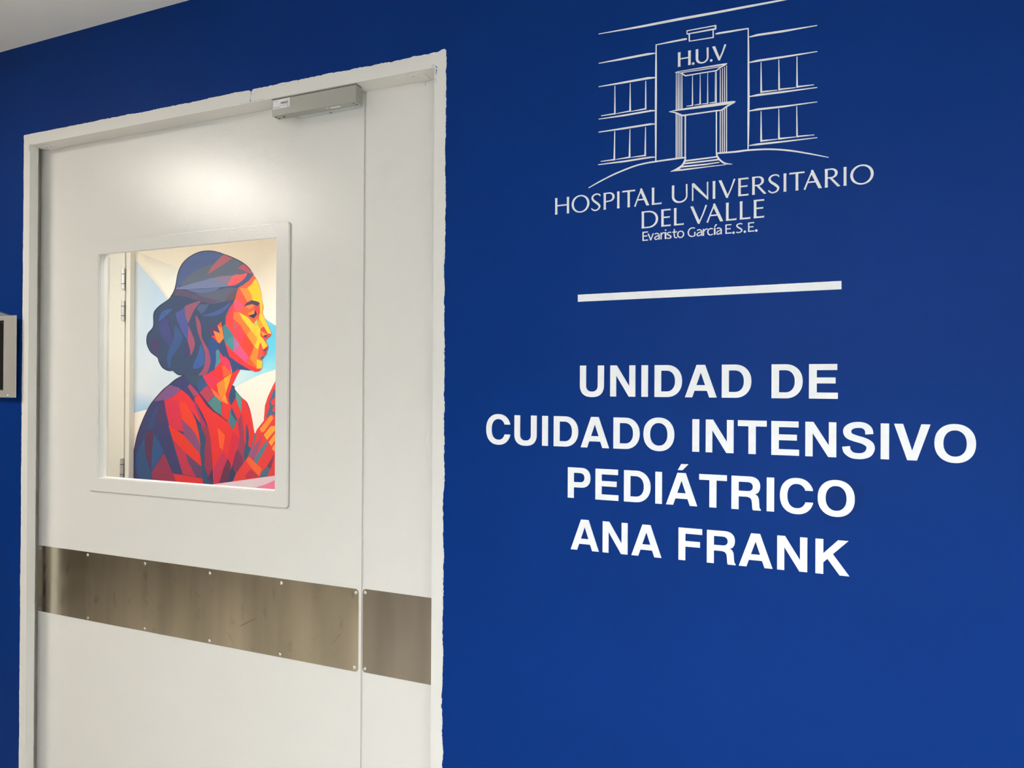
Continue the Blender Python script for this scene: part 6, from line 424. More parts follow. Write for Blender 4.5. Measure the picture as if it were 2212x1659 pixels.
((212,74,92),[(-1.95558,1.83488),(-1.93133,1.87471),(-1.89672,1.9112),(-1.90342,1.88176),(-1.93793,1.82886),(-1.95175,1.80216)],None),
((253,205,50),[(-1.76017,2.02181),(-1.74748,2.02112),(-1.7295,1.99027),(-1.71655,1.94983),(-1.7086,1.90376),(-1.70211,1.87966),(-1.70191,1.88187),(-1.70658,1.84233),(-1.71998,1.84016),(-1.7221,1.89063),(-1.73228,1.90166),(-1.77633,1.9115),(-1.77448,1.91452),(-1.77983,1.94278),(-1.80828,1.97821),(-1.77776,1.99673)],None),
((254,150,65),[(-1.85987,1.97873),(-1.80828,1.97821),(-1.77983,1.94278),(-1.77576,1.91458),(-1.80762,1.90389),(-1.82846,1.93494)],None),
((240,105,70),[(-1.76797,2.04223),(-1.76153,2.03187),(-1.76266,2.01594),(-1.78029,1.99486),(-1.81087,1.98035),(-1.84951,1.97822),(-1.86769,1.98315),(-1.83674,1.99572),(-1.79837,2.01584)],None),
((244,92,70),[(-1.87028,1.98126),(-1.85987,1.97873),(-1.82846,1.93494),(-1.81019,1.904),(-1.83313,1.8808),(-1.89317,1.92162),(-1.88039,1.94939)],None),
((250,92,115),[(-1.89498,1.91113),(-1.8829,1.92141),(-1.85502,1.90139),(-1.82393,1.88939),(-1.83756,1.87651),(-1.85113,1.85284),(-1.87188,1.85359),(-1.89814,1.87615)],None),
((246,100,60),[(-1.83756,1.87651),(-1.77275,1.89001),(-1.74561,1.8836),(-1.72546,1.89076),(-1.72196,1.87471),(-1.72817,1.81656),(-1.76504,1.7858),(-1.80279,1.82168),(-1.86147,1.85053)],None),
((254,140,62),[(-1.82043,1.88121),(-1.77275,1.89001),(-1.75911,1.88148),(-1.79293,1.8641)],None),
((225,75,75),[(-1.76587,1.87908),(-1.72198,1.87736),(-1.72817,1.81656),(-1.74011,1.83422),(-1.75555,1.86137)],None),
((254,150,65),[(-1.80639,1.84187),(-1.7589,1.8575),(-1.75704,1.8388),(-1.79264,1.83203)],None),
((68,72,98),[(-1.83243,1.879),(-1.81372,1.89702),(-1.77633,1.91096),(-1.7458,1.90488),(-1.72213,1.89461),(-1.73544,1.87736),(-1.77275,1.89001),(-1.79996,1.8871)],None),
((58,58,90),[(-1.79944,1.82959),(-1.75874,1.83886),(-1.75724,1.86144),(-1.74011,1.83422),(-1.76359,1.81373)],None),
((254,128,60),[(-1.89969,1.8546),(-1.86493,1.85065),(-1.83696,1.80939),(-1.78174,1.75427),(-1.80877,1.72555),(-1.86091,1.78863),(-1.90283,1.81688)],None),
((254,160,55),[(-1.80877,1.72555),(-1.78174,1.75427),(-1.73561,1.70527),(-1.7589,1.66584)],None),
((248,75,58),[(-1.86771,1.77537),(-1.82588,1.72326),(-1.80877,1.72555),(-1.7589,1.66584),(-1.79408,1.61035),(-1.85298,1.67551),(-1.83256,1.70196)],None),
((250,72,92),[(-1.89883,1.76004),(-1.86771,1.77537),(-1.82588,1.72326),(-1.83256,1.70196),(-1.85646,1.67826),(-1.89853,1.72762)],None),
((205,95,115),[(-1.90271,1.80337),(-1.87115,1.77277),(-1.90229,1.75743)],None),
((180,120,165),[(-1.90022,1.72226),(-1.85643,1.67557),(-1.89774,1.64121)],None),
((254,208,60),[(-1.86493,1.85065),(-1.80279,1.82168),(-1.76504,1.7858),(-1.75141,1.77476),(-1.73795,1.77969),(-1.72166,1.84022),(-1.70656,1.83968),(-1.68791,1.80864),(-1.66428,1.76966),(-1.64406,1.72963),(-1.67061,1.73291),(-1.69425,1.7705),(-1.71422,1.75781),(-1.71725,1.72078),(-1.69363,1.6991),(-1.66837,1.66694),(-1.69653,1.64891),(-1.71695,1.68633),(-1.73344,1.64948),(-1.7589,1.66584),(-1.73561,1.70527),(-1.78174,1.75427),(-1.83696,1.80939)],None),
((250,165,50),[(-1.72817,1.81656),(-1.71119,1.79481),(-1.69759,1.77059),(-1.71753,1.7526),(-1.73626,1.77964)],None),
((180,205,110),[(-1.76168,1.78837),(-1.73654,1.81152),(-1.73794,1.77836),(-1.75142,1.77609)],None),
((240,200,70),[(-1.78514,1.75436),(-1.75479,1.77486),(-1.73563,1.70793)],None),
((225,75,65),[(-1.7159,1.75785),(-1.69425,1.7705),(-1.66894,1.73287),(-1.64733,1.72445),(-1.67698,1.70139),(-1.70378,1.71254),(-1.71725,1.72078)],None),
((255,155,70),[(-1.71413,1.74721),(-1.67056,1.72763),(-1.69382,1.72025),(-1.70722,1.7232)],None),
((70,75,105),[(-1.69712,1.71636),(-1.68719,1.72538),(-1.66886,1.72364),(-1.68039,1.7107)],None),
((230,92,135),[(-1.89773,1.63986),(-1.85641,1.67288),(-1.79408,1.61035),(-1.81085,1.57576)],None),
((254,145,55),[(-1.75889,1.66451),(-1.73344,1.64948),(-1.72029,1.68374),(-1.72995,1.63616),(-1.73636,1.59908),(-1.74275,1.5593),(-1.78719,1.60227)],None),
((252,100,50),[(-1.78719,1.60227),(-1.74275,1.5593),(-1.74264,1.54602),(-1.80741,1.57306)],None),
((240,62,70),[(-1.89773,1.63986),(-1.81085,1.57576),(-1.74096,1.54734),(-1.70734,1.54586),(-1.72905,1.53269),(-1.75264,1.53144),(-1.79692,1.54627),(-1.86593,1.57887),(-1.92895,1.61458),(-1.9577,1.68281)],None),
((254,205,55),[(-1.73972,1.59779),(-1.70268,1.58684),(-1.70569,1.54849),(-1.74097,1.54867)],None),
((248,90,70),[(-1.71695,1.68633),(-1.69653,1.64891),(-1.69981,1.64103),(-1.67643,1.63805),(-1.67632,1.62486),(-1.68953,1.61182),(-1.70444,1.59611),(-1.73636,1.59908),(-1.72995,1.63616)],None),
((190,60,75),[(-1.69984,1.645),(-1.66505,1.66688),(-1.66658,1.65109),(-1.69979,1.63838)],None),
((70,80,100),[(-1.6998,1.63971),(-1.66656,1.64977),(-1.68642,1.63687)],None),
((215,62,75),[(-1.69807,1.63307),(-1.67476,1.63671),(-1.67632,1.62486),(-1.69293,1.61846)],None),
((62,110,135),[(-1.70457,1.61199),(-1.68958,1.6171),(-1.68953,1.61182),(-1.70442,1.59479),(-1.71957,1.60156)],None),
((75,135,150),[(-1.97625,1.77841),(-1.95691,1.78874),(-1.90202,1.7277),(-1.89947,1.63989),(-1.95775,1.68824),(-1.96864,1.72108)],None),
((78,150,155),[(-1.90202,1.7277),(-1.89947,1.63989),(-1.95428,1.69361)],None),
((100,65,110),[(-2.07264,1.76738),(-2.01538,1.78361),(-1.99185,1.74068),(-2.04017,1.75692),(-2.02915,1.72791),(-2.05786,1.72856)],None),
((255,140,65),[(-2.04196,1.75697),(-1.99362,1.74073),(-2.0136,1.78356),(-1.98356,1.80314),(-1.97976,1.77579),(-1.96857,1.71292),(-1.99667,1.68626),(-2.01455,1.69479)],None),
((245,75,55),[(-2.05786,1.72856),(-2.02915,1.72791),(-2.01099,1.69472)],None),
((240,80,70),[(-2.0136,1.78356),(-1.98284,1.80175),(-1.98255,1.77042)],None),
((236,210,217),[(-2.10474,.90598),(-2.03225,.9202),(-1.89874,.94214),(-1.74701,.96792),(-1.50859,1.00824),(-.06497,1.23673),(-.06276,.83097),(-2.17005,.65327),(-2.17238,.89413)],None),
((248,132,162),[(-1.80117,.90686),(-1.74657,.91877),(-1.67923,.93876),(-1.61552,.96571),(-1.43162,1.00917),(-.06492,1.2279),(-.06276,.83097),(-2.17005,.65327),(-2.17188,.84282),(-1.91226,.88374)],None),
((238,70,68),[(-1.61082,1.48776),(-1.62883,1.46279),(-1.66495,1.40007),(-1.68299,1.35391),(-1.69021,1.27435),(-1.73493,1.22708),(-1.74907,1.20207),(-1.7702,1.12422),(-1.79449,1.08243),(-1.82721,1.04219),(-1.87395,.98581),(-1.89874,.94214),(-1.61572,.9889),(-1.50228,1.04867),(-1.45631,1.18144),(-1.45163,1.324),(-1.50546,1.43041),(-1.55962,1.50206)],None),
((84,110,140),[(-1.62605,1.44203),(-1.61296,1.43381),(-1.59214,1.42568),(-1.59196,1.40499),(-1.62821,1.39007),(-1.64638,1.37529),(-1.63576,1.35672),(-1.61498,1.36533),(-1.62782,1.34437),(-1.63549,1.32554),(-1.6146,1.32177),(-1.61445,1.30311),(-1.63535,1.30891),(-1.67977,1.28712),(-1.65138,1.34815),(-1.65939,1.36469),(-1.64136,1.40032)],None),
((255,150,62),[(-1.71632,1.22971),(-1.64315,1.30459),(-1.62475,1.29043),(-1.68707,1.21611),(-1.70554,1.21117)],None),
((255,170,65),[(-1.68955,1.19967),(-1.64446,1.24554),(-1.61529,1.24844),(-1.59939,1.24254),(-1.66786,1.17277)],None),
((255,170,65),[(-1.65708,1.16254),(-1.61496,1.21046),(-1.59899,1.1962),(-1.63825,1.14206)],None),
((255,160,75),[(-1.63681,1.12943),(-1.61451,1.15772),(-1.59854,1.14356),(-1.61678,1.11333)],None),
((160,90,130),[(-1.76474,1.12443),(-1.69758,1.19516),(-1.70813,1.16925),(-1.75327,1.06067),(-1.78902,1.08481)],None),
((88,135,150),[(-1.6705,1.16843),(-1.65836,1.15614),(-1.73679,1.04219),(-1.75325,1.05853),(-1.73187,1.10008)],None),
((95,120,140),[(-1.74907,1.20207),(-1.73545,1.19822),(-1.76747,1.12432),(-1.78902,1.08481),(-1.79451,1.08457),(-1.77032,1.13708)],None),
((252,110,60),[(-1.78899,1.08052),(-1.70144,1.02046),(-1.71728,.97916),(-1.7748,1.02536),(-1.80528,1.05829)],None),
((195,62,85),[(-1.7747,1.01464),(-1.71998,.97902),(-1.80717,.96136),(-1.81285,.98042)],None),
((130,70,95),[(-1.61671,1.10489),(-1.63989,1.02355),(-1.66932,1.03268)],None),
((78,115,135),[(-1.67198,1.03043),(-1.64255,1.02342),(-1.66621,.98194),(-1.71453,.97398),(-1.70399,1.0033)],None),
]
BOLDLINES = [('UNIDAD DE', 0.46082, 1.44145, 0.000503), ('CUIDADO INTENSIVO', 0.25556, 1.33785, 0.000227), ('PEDIÁTRICO', 0.43586, 1.23412, 0.000386), ('ANA FRANK', 0.44754, 1.12944, -8.7e-05)]
SCRATCHES = [[(-.4632,.83039),(-.43176,.8468),(-.40527,.86),(-.4057,.86071),(-.43282,.84839),(-.46391,.83136)],[(-.17005,.82995),(-.1558,.84596),(-.14624,.858),(-.1471,.85844),(-.15707,.84663),(-.17089,.83041)],[(-.63101,.95244),(-.62953,.9163),(-.63466,.88194),(-.63367,.88196),(-.6277,.91644),(-.62969,.95261)],[(-.61753,.90181),(-.59868,.88846),(-.5976,.88935),(-.61668,.90249)]]
TOUCHUP = [(.92565,1.29569),(.92907,1.29932),(.93207,1.30274),(.93601,1.30501),(.94136,1.30592),(.94764,1.30568),(.95472,1.30395),(.96384,1.3007),(.97372,1.29599),(.9806,1.28958),(.98297,1.28063),(.98239,1.26995),(.97978,1.25981),(.97492,1.25073),(.96799,1.24216),(.96051,1.23477),(.95262,1.22835),(.94417,1.22313),(.93628,1.22046),(.9293,1.22094),(.92291,1.22402),(.91733,1.22939),(.91229,1.23784),(.90807,1.24858),(.90576,1.2589),(.90605,1.26824),(.90826,1.27712),(.91142,1.28441),(.91568,1.2893),(.92088,1.2926)]

# ------------------------------------------------------------------ the hall and the room behind the door
X0, X1, YB, YF, H = -5.2, 4.2, -2.7, 1.50, 2.47
HX0, HX1, HZ = -1.280, 0.172, 2.200        # rough opening in the blue wall
struct(box('floor', X0, X1, YB, YF, -.06, 0, 'floor'), 'tan vinyl floor of the hall')
struct(box('ceiling', X0, X1, YB, YF, H, H+.06, 'ceil'), 'white painted ceiling of the hall')
V, Fc = [], []
prism_into(V, Fc, [[(X0, 0), (-1.2545, 0), (-1.2545, 2.1985), (.1545, 2.1985), (.1545, 0), (X1, 0), (X1, H), (X0, H)]], 0.0, .02)
prism_into(V, Fc, [[(X0, 0), (HX0, 0), (HX0, HZ), (HX1, HZ), (HX1, 0), (X1, 0), (X1, H), (X0, H)]], .02, .14)
w = link('wall_front', mesh('wall_front', V, Fc), 'blue')
w.data.materials.append(M['wallwhite'])
for p in w.data.polygons:
    if p.normal.y > .5 and p.center.y > .1: p.material_index = 1
struct(w, 'deep blue painted wall around the white door')
struct(box('wall_left', X0-.1, X0, YB, YF, 0, H, 'wallcream'), 'cream end wall of the hall')
struct(box('wall_right', X1, X1+.1, YB, YF, 0, H, 'wallwhite'), 'white end wall of the hall')
struct(box('wall_far', X0, X1, YF, YF+.1, 0, H, 'wallwhite'), 'white wall seen through the door window')
# opposite wall with a daylight window
WX0, WX1, WZ0, WZ1 = -.3, 2.2, .45, 1.60
wb = prism('wall_back', [[[(X0, 0), (X1, 0), (X1, H), (X0, H)], [(WX0, WZ0), (WX1, WZ0), (WX1, WZ1), (WX0, WZ1)]]], YB-.12, YB, 'wallcream')
struct(wb, 'cream wall on the opposite side of the hall')
win = struct(empty('window_1', (0, YB-.06, 0)), 'white framed window in the opposite hall wall')
prism('window_frame', [[[(WX0, WZ0), (WX1, WZ0), (WX1, WZ1), (WX0, WZ1)], [(WX0+.05, WZ0+.05), (.925, WZ0+.05), (.925, WZ1-.05), (WX0+.05, WZ1-.05)], [(.975, WZ0+.05), (WX1-.05, WZ0+.05), (WX1-.05, WZ1-.05), (.975, WZ1-.05)]]], YB-.09, YB-.04, 'lightframe', win, (0, YB-.06, 0))

def ceiling_light(x, y, s, dif, label, group, drop=.014):
    t = tag(empty('ceiling_light', (x, y, H)), label, 'light', group)
    fr = prism('frame', [[[(-s, -s), (s, -s), (s, s), (-s, s)], [(-s+.02, -s+.02), (s-.02, -s+.02), (s-.02, s-.02), (-s+.02, s-.02)]]], 0, drop, 'lightframe', t)
    fr.rotation_euler = (-math.pi/2, 0, 0)
    box('diffuser', -s+.02, s-.02, -s+.02, s-.02, -.010, -.002, dif, t)
    return t
ceiling_light(-1.80, -1.25, .30, 'hall_diffuser', 'square hall ceiling panel nearest the left end wall', 'hall ceiling panels', .014)
ceiling_light(.90, -2.25, .30, 'added_diffuser', 'added unseen light panel with a light-cutting rim, opposite the wall lettering', 'hall ceiling panels', .22)  # added to light the wall; deep rim keeps light off its top
ceiling_light(2.30, -2.25, .30, 'added_diffuser', 'added unseen light panel with a light-cutting rim, nearest the white end wall', 'hall ceiling panels', .22)  # second added panel, rimmed the same way to darken the wall top
for x, n in ((-3.3, 'farthest left'), (-2.1, 'left of the far door'), (-.9, 'in front of the mural'), (.3, 'behind the lettered wall')):
    ceiling_light(x, .42, .25, 'room_diffuser', 'square ceiling panel of the mural room, ' + n, 'room ceiling panels')

# ------------------------------------------------------------------ mural
def mural():
    V, Fc, VC = [], [], []
    for i, (col, pts, vc) in enumerate(MURAL):
        y = YF - .0005 - i*2.5e-5
        base = len(V); n = len(pts)
        lin = [s2l(c) for c in (vc or [col]*n)]
        V += [(p[0], y, p[1]) for p in pts]
        VC += lin
        for t in tessellate_polygon([[Vector((p[0], p[1], 0)) for p in pts]]):
            a, b, c = t; A, B, C_ = pts[a], pts[b], pts[c]
            if (B[0]-A[0])*(C_[1]-A[1])-(C_[0]-A[0])*(B[1]-A[1]) < 0: b, c = c, b
            Fc.append((base+a, base+b, base+c))
    me = mesh('mural', V, Fc)
    ca = me.color_attributes.new('paint', 'FLOAT_COLOR', 'POINT')
    for i, c in enumerate(VC): ca.data[i].color = (*c, 1)
    m = bpy.data.materials.new('mural_print'); m.use_nodes = True; nt = m.node_tree; b = nt.nodes['Principled BSDF']
    at = nt.nodes.new('ShaderNodeAttribute'); at.attribute_name = 'paint'
    mul = nt.nodes.new('ShaderNodeMix'); mul.data_type = 'RGBA'; mul.blend_type = 'MULTIPLY'; mul.inputs[0].default_value = 1
    mul.inputs[7].default_value = (.86, .86, .86, 1)
    nt.links.new(at.outputs['Color'], mul.inputs[6]); nt.links.new(mul.outputs[2], b.inputs['Base Color'])
    b.inputs['Roughness'].default_value = .45; b.inputs['Specular IOR Level'].default_value = .15
    M['mural'] = m
    o = link('mural', me, 'mural')
    tag(o, 'colourful geometric mural of a woman in profile seen through the door window', 'mural')
mural()

# ------------------------------------------------------------------ far door beside the mural
HXc, FX0, FX1, PXe = -2.688, -2.6731, -2.6397, -2.8129
L3 = (HXc, YF-.01, 0)
d3 = struct(empty('door_3', L3), 'cream door with grey hinges beside the mural')
box('leaf', HXc-.95, HXc-.002, YF-.028, YF-.001, .01, 2.32, 'cream', d3, .002, L3)
box('door_frame', FX0, FX1, YF-.034, YF-.001, 0, 2.38, 'cream', d3, .003, L3)
box('raised_panel', HXc-.85, PXe, YF-.032, YF-.027, 0.9972, 2.2022, 'cream', d3, .0015, L3)
for z0, z1 in [(2.0093, 2.1297), (1.8275, 1.9425), (0.9125, 1.035)]:
    h = cyl('hinge', (HXc, YF-.038, z0), (HXc, YF-.038, z1), .0105, 'hinge', d3, 16, L3, .001)
    for t in (.25, .72):
        cyl('hinge_joint', (HXc, YF-.038, z0+(z1-z0)*t-.0018), (HXc, YF-.038, z0+(z1-z0)*t+.0018), .0110, 'dark', h, 16, L3)

# ------------------------------------------------------------------ door frame
tr = struct(empty('trim_1', (-.55, 0, 0)), 'white steel frame of the hall door with ragged paint edges')
LT = (-.55, 0, 0)
def ragged(a, b, step=.004, amp=.0008, inward=(0, 0)):
    """points from a to b, jittered across the line"""
    a, b = Vector(a), Vector(b); d = b-a; n = max(int(d.length/step), 1); nrm = Vector((-d.y, d.x)).normalized()
    o = []; drift = 0
    for i in range(n):
        drift = drift*.85+random.gauss(0, amp*.55)
        p = a+d*(i/n)+nrm*(drift+random.gauss(0, amp*.45) if i else 0); o.append((p.x, p.y))
    return o
IX0, IX1, IZ = -1.2281, .1284, 2.1685       # clear opening
OX0, OX1, OZ = -1.2556, .1571, 2.2015
FY = -.0004
jl = [(IX0, 0), (IX0, IZ)] + [(OX0, OZ-.0335+.0335)] + ragged((OX0, OZ), (OX0, 0), .006, .0005)[1:] + [(OX0, 0)]
jl = [(IX0, 0), (IX0, IZ), (OX0, OZ)] + ragged((OX0, OZ), (OX0, 0), .006, .00045)[1:] + [(OX0, 0)]
prism('jamb', [[jl]], FY, .0245, 'frame', tr, LT)
jr = ragged((OX1, 0), (OX1, OZ), .004, .00085) + [(OX1, OZ), (IX1, IZ), (IX1, 0)]
prism('jamb', [[jr]], FY, .0480, 'frame', tr, LT)
hd = [(IX0, IZ), (IX1, IZ)] + [(OX1, OZ), (OX1-.004, OZ+.004), (OX1-.011, OZ+.0035), (OX1-.018, OZ+.0005)] + ragged((OX1-.02, OZ), (-.38, OZ), .004, .0008) + [(-.385, OZ+.0002), (-.392, OZ-.006), (-.397, OZ-.0012)] + ragged((-.40, OZ-.001), (OX0, OZ), .005, .00055)[1:] + [(OX0, OZ)]
prism('head', [[hd]], FY, .0486, 'frame', tr, LT)
box('rabbet', HX0, -1.2675, .0245, .14, 0, HZ, 'frame', tr, 0, LT)
box('rabbet', .1284, HX1, .048, .14, 0, HZ, 'frame', tr, 0, LT)
box('rabbet', -1.2675, .1284, .0486, .14, 2.181, HZ, 'frame', tr, 0, LT)
box('door_stop', -1.2675, -1.2350, .0750, .14, 0, 2.181, 'frame', tr, 0, LT)
box('door_stop', .1120, .1284, .0750, .14, 0, 2.181, 'frame', tr, 0, LT)
box('door_stop', -1.2350, .1120, .0770, .14, 2.160, 2.181, 'frame', tr, 0, LT)
def speck(cx, cz, r, n=7):
    return [(cx+r*random.uniform(.5, 1.2)*math.cos(2*math.pi*i/n), cz+r*random.uniform(.5, 1.4)*math.sin(2*math.pi*i/n)) for i in range(n)]
def smear(name, spots, y, m='bluepaint'):
    o = prism(name, [[speck(*s)] for s in spots], y-.00025, y, m, tr, LT); o['kind'] = 'stuff'; return o
smear('paint_smear', [(.1325+random.gauss(0, .0011), 2.172-abs(random.gauss(0, .013)), random.uniform(.0004, .0012)) for _ in range(26)] + [(.1325+random.gauss(0, .0008), random.uniform(2.132, 2.16), random.uniform(.0003, .0007)) for _ in range(14)] + [(random.uniform(.118, .132), 2.1725+random.gauss(0, .0012), random.uniform(.0004, .001)) for _ in range(8)], FY)
smear('paint_smear', [(-1.2300+random.uniform(-.0012, .0003), random.uniform(2.150, 2.170), random.uniform(.0005, .0012)) for _ in range(16)] + [(-1.228+random.uniform(0, .004), 2.1705, .001) for _ in range(4)], FY)
smear('paint_smear', [(-.392+random.gauss(0, .0012)-(2.199-z)*.12, z, random.uniform(.0004, .0013)) for z in [2.1965-.0017*i for i in range(16)]], FY)
smear('paint_smear', [(-.43+.0028*i+random.gauss(0, .001), 2.1712+random.gauss(0, .0006), random.uniform(.0003, .0008)) for i in range(30)], FY)
smear('paint_smear', [(x, OZ-.0035-abs(random.gauss(0, .0009)), random.uniform(.0003, .0008)) for x in [random.uniform(-.37, .14) for _ in range(40)]], FY)
smear('paint_smear', [(OX1-.0015-abs(random.gauss(0, .0007)), z, random.uniform(.0003, .0009)) for z in [random.uniform(.6, 2.19) for _ in range(60)]], FY)
SCR = dome_mesh('screw', .0042, .0016)
def screw(x, y, z, parent, loc, m='screw', s=1.0, me=None):
    o = bpy.data.objects.new('screw', me or SCR); COL.objects.link(o)
    if not o.data.materials: o.data.materials.append(M[m])
    o.parent = parent; o.location = (x-loc[0], y-loc[1], z-loc[2]); o.scale = (s, s, s); o.rotation_euler = (0, random.uniform(0, 3), 0)
    return o
def pivot(x0, x1, y0, y1):
    V, Fc = [], []
    o = prism('pivot_plate', [[rrect(x0, x1, y0, y1, .006)]], 0, .0022, 'frame', tr)
    # profile is laid out in x,y; turn it so that it lies under the head
    for v in o.data.vertices: v.co = Vector((v.co.x-LT[0], v.co.z, IZ-v.co.y))
    o.data.flip_normals()
    for fx in (.28, .72):
        s = screw(x0+(x1-x0)*fx, y0+.012, IZ-.0022, tr, LT, 'screw', .9); s.rotation_euler = (math.pi/2, 0, 0); s.parent = o
pivot(.052, .094, .006, .048)
pivot(-1.205, -1.158, .012, .048)

# ------------------------------------------------------------------ door leaves
DY = .05
LZ0, LZ1 = .008, 2.174
d1 = struct(empty('door_1', (-.67, DY, 0)), 'wide white enamelled door leaf with a square window')
LD = (-.67, DY, 0)
WIN = (-.9925, -.3492, 1.1900, 1.8352)
TRM = (-1.0350, -.3074, 1.1503, 1.8738)
wo = [(WIN[0], WIN[2]), (WIN[1], WIN[2]), (WIN[1], WIN[3]), (WIN[0], WIN[3])]
wl = [(x, z+(.013 if z > 1.5 else 0)) for x, z in wo]
lf = prism('leaf', [[[(-1.2526, LZ0), (-.0902, LZ0), (-.0902, LZ1), (-1.2526, LZ1)], wl]], DY, .0735, 'white', d1, LD)
lf.data.materials.append(M['frame'])
for p in lf.data.polygons:
    if abs(p.normal.y) < .5: p.material_index = 1
def trim_ring(name, y0, y1, outer, inner, r, parent, m):
    o = prism(name, [[rrect(*outer, r), inner]], y0, y1, m, parent, LD)
    bm = bmesh.new(); bm.from_mesh(o.data)
    bmesh.ops.remove_doubles(bm, verts=bm.verts[:], dist=1e-6)
    es = [e for e in bm.edges if len(e.link_faces) == 2 and e.calc_face_angle(0) > 1.2 and all(abs(v.co.y-(y0-DY)) < 1e-6 for v in e.verts)]
    bmesh.ops.bevel(bm, geom=es, offset=.0018, segments=3, affect='EDGES')
    bm.to_mesh(o.data); bm.free()
    return o
prism('shadow_ring', [[rrect(TRM[0]-.0004, TRM[1]+.0013, TRM[2]-.0010, TRM[3]+.0003, .0095), rrect(TRM[0]+.004, TRM[1]-.004, TRM[2]+.004, TRM[3]-.004, .008)[::-1]]], DY-.0008, DY, 'shadow_ring', d1, LD)  # flat dark ring drawn as the shadow line around the trim
trim_ring('window_trim', DY-.0060, DY-.0008, TRM, wo[::-1], .009, d1, 'white')
trim_ring('window_trim', .0735, .0760, (TRM[0], TRM[1], TRM[2], TRM[3]), wl[::-1], .009, d1, 'white')
box('glass', WIN[0], WIN[1], .0585, .0615, WIN[2], WIN[3]+.013, 'glass', d1, 0, LD)
d2 = struct(empty('door_2', (.03, DY, 0)), 'narrow white side leaf to the right of the wide door leaf')
LS = (.03, DY, 0)
box('leaf', -.0846, .1272, DY, .0735, LZ0, LZ1, 'white', d2, .0012, LS)
box('astragal', -.0902, -.0846, DY+.006, .0735, LZ0, LZ1, 'frame', d2, 0, LS)
prism('marker_line', [[[(.0766, 2.1565), (.0774, 2.1565), (.0776, 2.1660), (.0768, 2.1660)]]], DY-.0002, DY, 'red_ink', d2, LS)
# stainless protection plates
def push_plate(x0, x1, z0, z1, rs, screws, parent, loc, m='steel'):
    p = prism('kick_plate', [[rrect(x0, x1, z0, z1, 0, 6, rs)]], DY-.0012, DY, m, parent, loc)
    p['label'] = 'dull stainless steel protection plate'
    for x, z in screws: screw(x, DY-.0012, z, p, loc)
    return p
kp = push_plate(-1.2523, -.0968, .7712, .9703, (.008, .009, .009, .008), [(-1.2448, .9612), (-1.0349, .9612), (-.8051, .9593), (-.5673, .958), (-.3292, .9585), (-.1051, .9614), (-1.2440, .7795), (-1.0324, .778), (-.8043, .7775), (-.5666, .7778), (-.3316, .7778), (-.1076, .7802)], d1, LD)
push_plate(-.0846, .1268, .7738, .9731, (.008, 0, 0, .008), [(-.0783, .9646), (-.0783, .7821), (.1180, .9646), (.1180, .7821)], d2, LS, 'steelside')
for pts in SCRATCHES: prism('scratch', [[pts]], DY-.0013, DY-.0012, 'scratch', kp, LD)

# ------------------------------------------------------------------ magnetic lock under the frame head
LM = (-.203, .011, 2.146)
ml = tag(empty('magnetic_lock', LM), 'grey aluminium magnetic lock bolted under the frame head above the door', 'lock')
box('lock_body', -.3255, -.0800, .0, .0235, 2.1245, 2.1642, 'alu', ml, .0006, LM)
box('mounting_plate', -.3265, -.0800, -.0008, .0240, 2.1652, IZ, 'aludark', ml, .0008, LM)
lb = prism('paper_label', [[[(-.3225, 2.1405), (-.2715, 2.1412), (-.2715, 2.1638), (-.3225, 2.1630)]]], -.0002, 0, 'label', ml, LM)
bars = []; x = -.2985
while x < -.2765:
    wd = random.choice((.0006, .0010, .0014)); bars.append([[(x, 2.1512), (x+wd, 2.1512), (x+wd, 2.1563), (x, 2.1563)]]); x += wd+random.choice((.0005, .0009))
o = prism('barcode', bars, -.0003, -.0002, 'ink', lb, LM); o['kind'] = 'stuff'
def txt_rows(rows, m):
    ps = []
    for x0, x1, z, h in rows:
        x = x0
        while x < x1:
            wd = random.uniform(.0006, .0016); ps.append([[(x, z), (min(x+wd, x1), z), (min(x+wd, x1), z+h), (x, z+h)]]); x += wd+.0004
    return ps
o = prism('fine_print', txt_rows([(-.320, -.309, 2.1592, .0011), (-.286, -.2745, 2.1590, .0010), (-.289, -.278, 2.1488, .0010), (-.321, -.302, 2.1444, .0014), (-.300, -.285, 2.1462, .0012), (-.282, -.2735, 2.1475, .0012), (-.321, -.299, 2.1420, .0012), (-.281, -.2735, 2.1432, .0018)], 'ink'), -.0003, -.0002, 'grey_ink', lb, LM); o['kind'] = 'stuff'
def hole(x, y, r, m='dark'):
    return cyl('screw_hole', (x, y, 2.1239), (x, y, 2.1250), r, m, ml, 14, LM)
for x, y, r in ((-.3195, .0075, .0018), (-.3175, .0165, .0018), (-.2985, .0120, .0028), (-.0905, .0075, .0016), (-.0885, .0165, .0018)): hole(x, y, r)
o = box('rating_label', -.168, -.130, .006, .013, 2.1241, 2.1246, 'label', ml, 0, LM)
box('label_mark', -.166, -.157, .007, .012, 2.12395, 2.1242, 'grey_ink', o, 0, LM)
box('armature', -.276, -.0945, .0265, DY-.0005, 2.1295, 2.1560, 'zinc', ml, .003, LM)
cyl('armature_bolt', (-.182, .043, 2.1284), (-.182, .043, 2.1300), .003, 'aludark', ml, 14, LM)

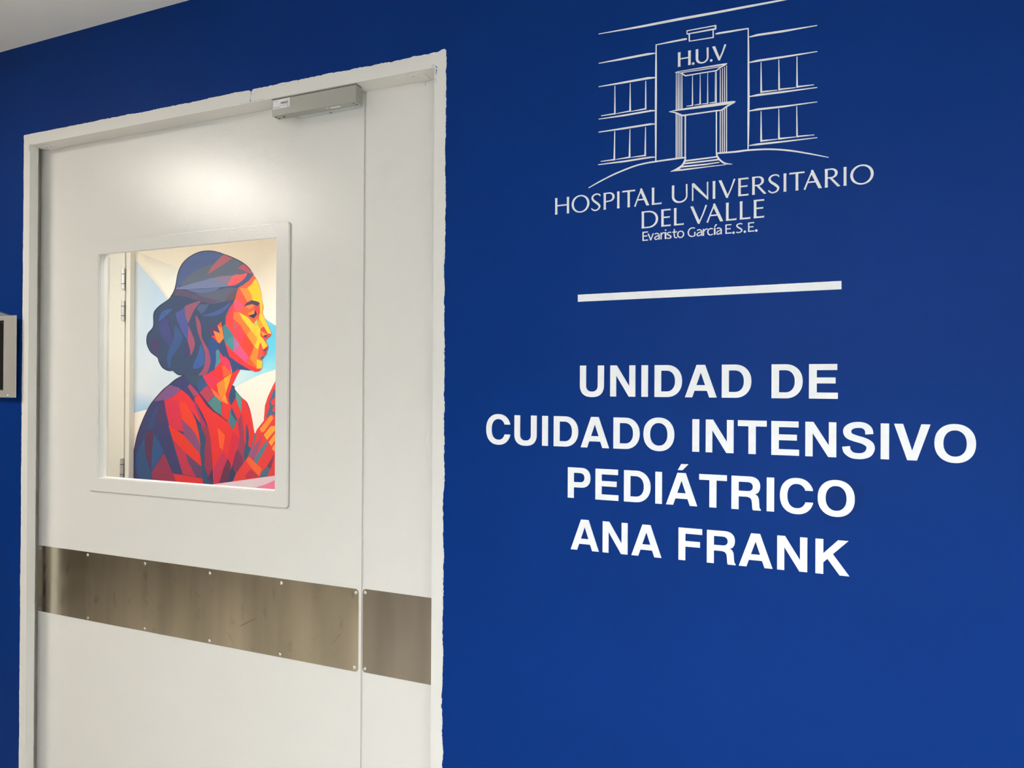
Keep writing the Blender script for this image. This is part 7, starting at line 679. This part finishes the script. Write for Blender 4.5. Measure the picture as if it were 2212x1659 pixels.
# ------------------------------------------------------------------ access reader left of the door
LR = (-1.35, -.008, 1.54)
ar = tag(empty('access_reader', LR), 'stainless steel access reader with black screen on the blue wall left of the door', 'reader')
prism('housing', [[[(-1.440, 1.420), (-1.285, 1.420), (-1.285, 1.655), (-1.298, 1.6640), (-1.345, 1.6760), (-1.440, 1.700)]]], -.012, 0, 'greyhood', ar, LR)
RX0, RX1, RZ0, RZ1 = -1.435, -1.2562, 1.4195, 1.6632
box('screen', -1.422, -1.3080, -.0150, -.0122, 1.432, 1.652, 'black', ar, 0, LR)
cp = prism('cover_plate', [[rrect(RX0, RX1, RZ0, RZ1, .001, 2), rrect(-1.415, -1.3120, 1.4405, 1.6495, .0008, 2)[::-1]]], -.0180, -.0160, 'plate', ar, LR)
prism('screen_bezel', [[rrect(-1.413, -1.3155, 1.4420, 1.6440, .006, 5), rrect(-1.4122, -1.3163, 1.4428, 1.6432, .0055, 5)[::-1]]], -.0158, -.0150, 'screw', ar, LR)
for x, z in ((-1.2915, 1.4258), (-1.424, 1.4258), (-1.424, 1.656)):
    screw(x, -.0180, z, cp, LR, 'screw', .62)

# ------------------------------------------------------------------ wall lettering
EMU = 0.086351/1000
ADV = {'C':722,'U':722,'I':278,'D':722,'A':722,'Á':722,'O':778,' ':278,'N':722,'T':611,'E':667,'S':667,'V':667,'P':667,'R':722,'F':611,'K':722}
GM = {}
for ch, loops in BOLD.items():
    V, Fc = [], []
    groups = [loops] if ch != 'Á' else [loops[:2], loops[2:]]
    for g in groups: prism_into(V, Fc, [[(x*EMU, z*EMU) for x, z in l] for l in g], -.0016, 0)
    GM[ch] = mesh('letter', V, Fc); GM[ch].materials.append(M['vinyl'])
for text, x0, z0, tr_ in BOLDLINES:
    t = tag(empty('wall_lettering', (x0, 0, z0)), 'bold white block letters reading %s on the blue wall' % text, 'lettering', 'bold white wall letters')
    del t['group']
    x = 0
    for i, ch in enumerate(text):
        if ch != ' ':
            o = link('letter', GM[ch], None, t, (x*EMU+i*tr_, 0, 0))
        x += ADV[ch]
bar = prism('divider_bar', [[[(.4620, 1.6334), (.9457, 1.6355), (.9456, 1.6502), (.4619, 1.6477)]]], -.0022, 0, 'vinyl')
tag(bar, 'plain white horizontal bar between the logo and the block letters', 'bar')
prism('paint_patch', [[TOUCHUP]], -.00015, 0, 'touchup', w)
lg = tag(empty('hospital_logo', (.62, 0, 1.90)), 'white line drawing of a hospital facade with H.U.V on the blue wall', 'logo')
for i, (n, pts) in enumerate(LOGO): prism(n, [[pts]], -.0007-(i*5 % 13)*2e-5, 0, 'logo', lg, (.62, 0, 1.90))
for polys in TEXT['huv']: prism('letter', polys, -.0007, 0, 'logo', lg, (.62, 0, 1.90), 3e-5)
for key, words in (('l1', 'HOSPITAL UNIVERSITARIO'), ('l2', 'DEL VALLE'), ('l3', 'Evaristo García E.S.E.')):
    a = TEXT[key][0][0][0][0]
    t = tag(empty('logo_lettering', (a[0], 0, a[1])), 'thin white letters reading %s under the facade drawing' % words, 'lettering')
    for polys in TEXT[key]: prism('letter', polys, -.0007, 0, 'logo', t, (a[0], 0, a[1]), 3e-5)
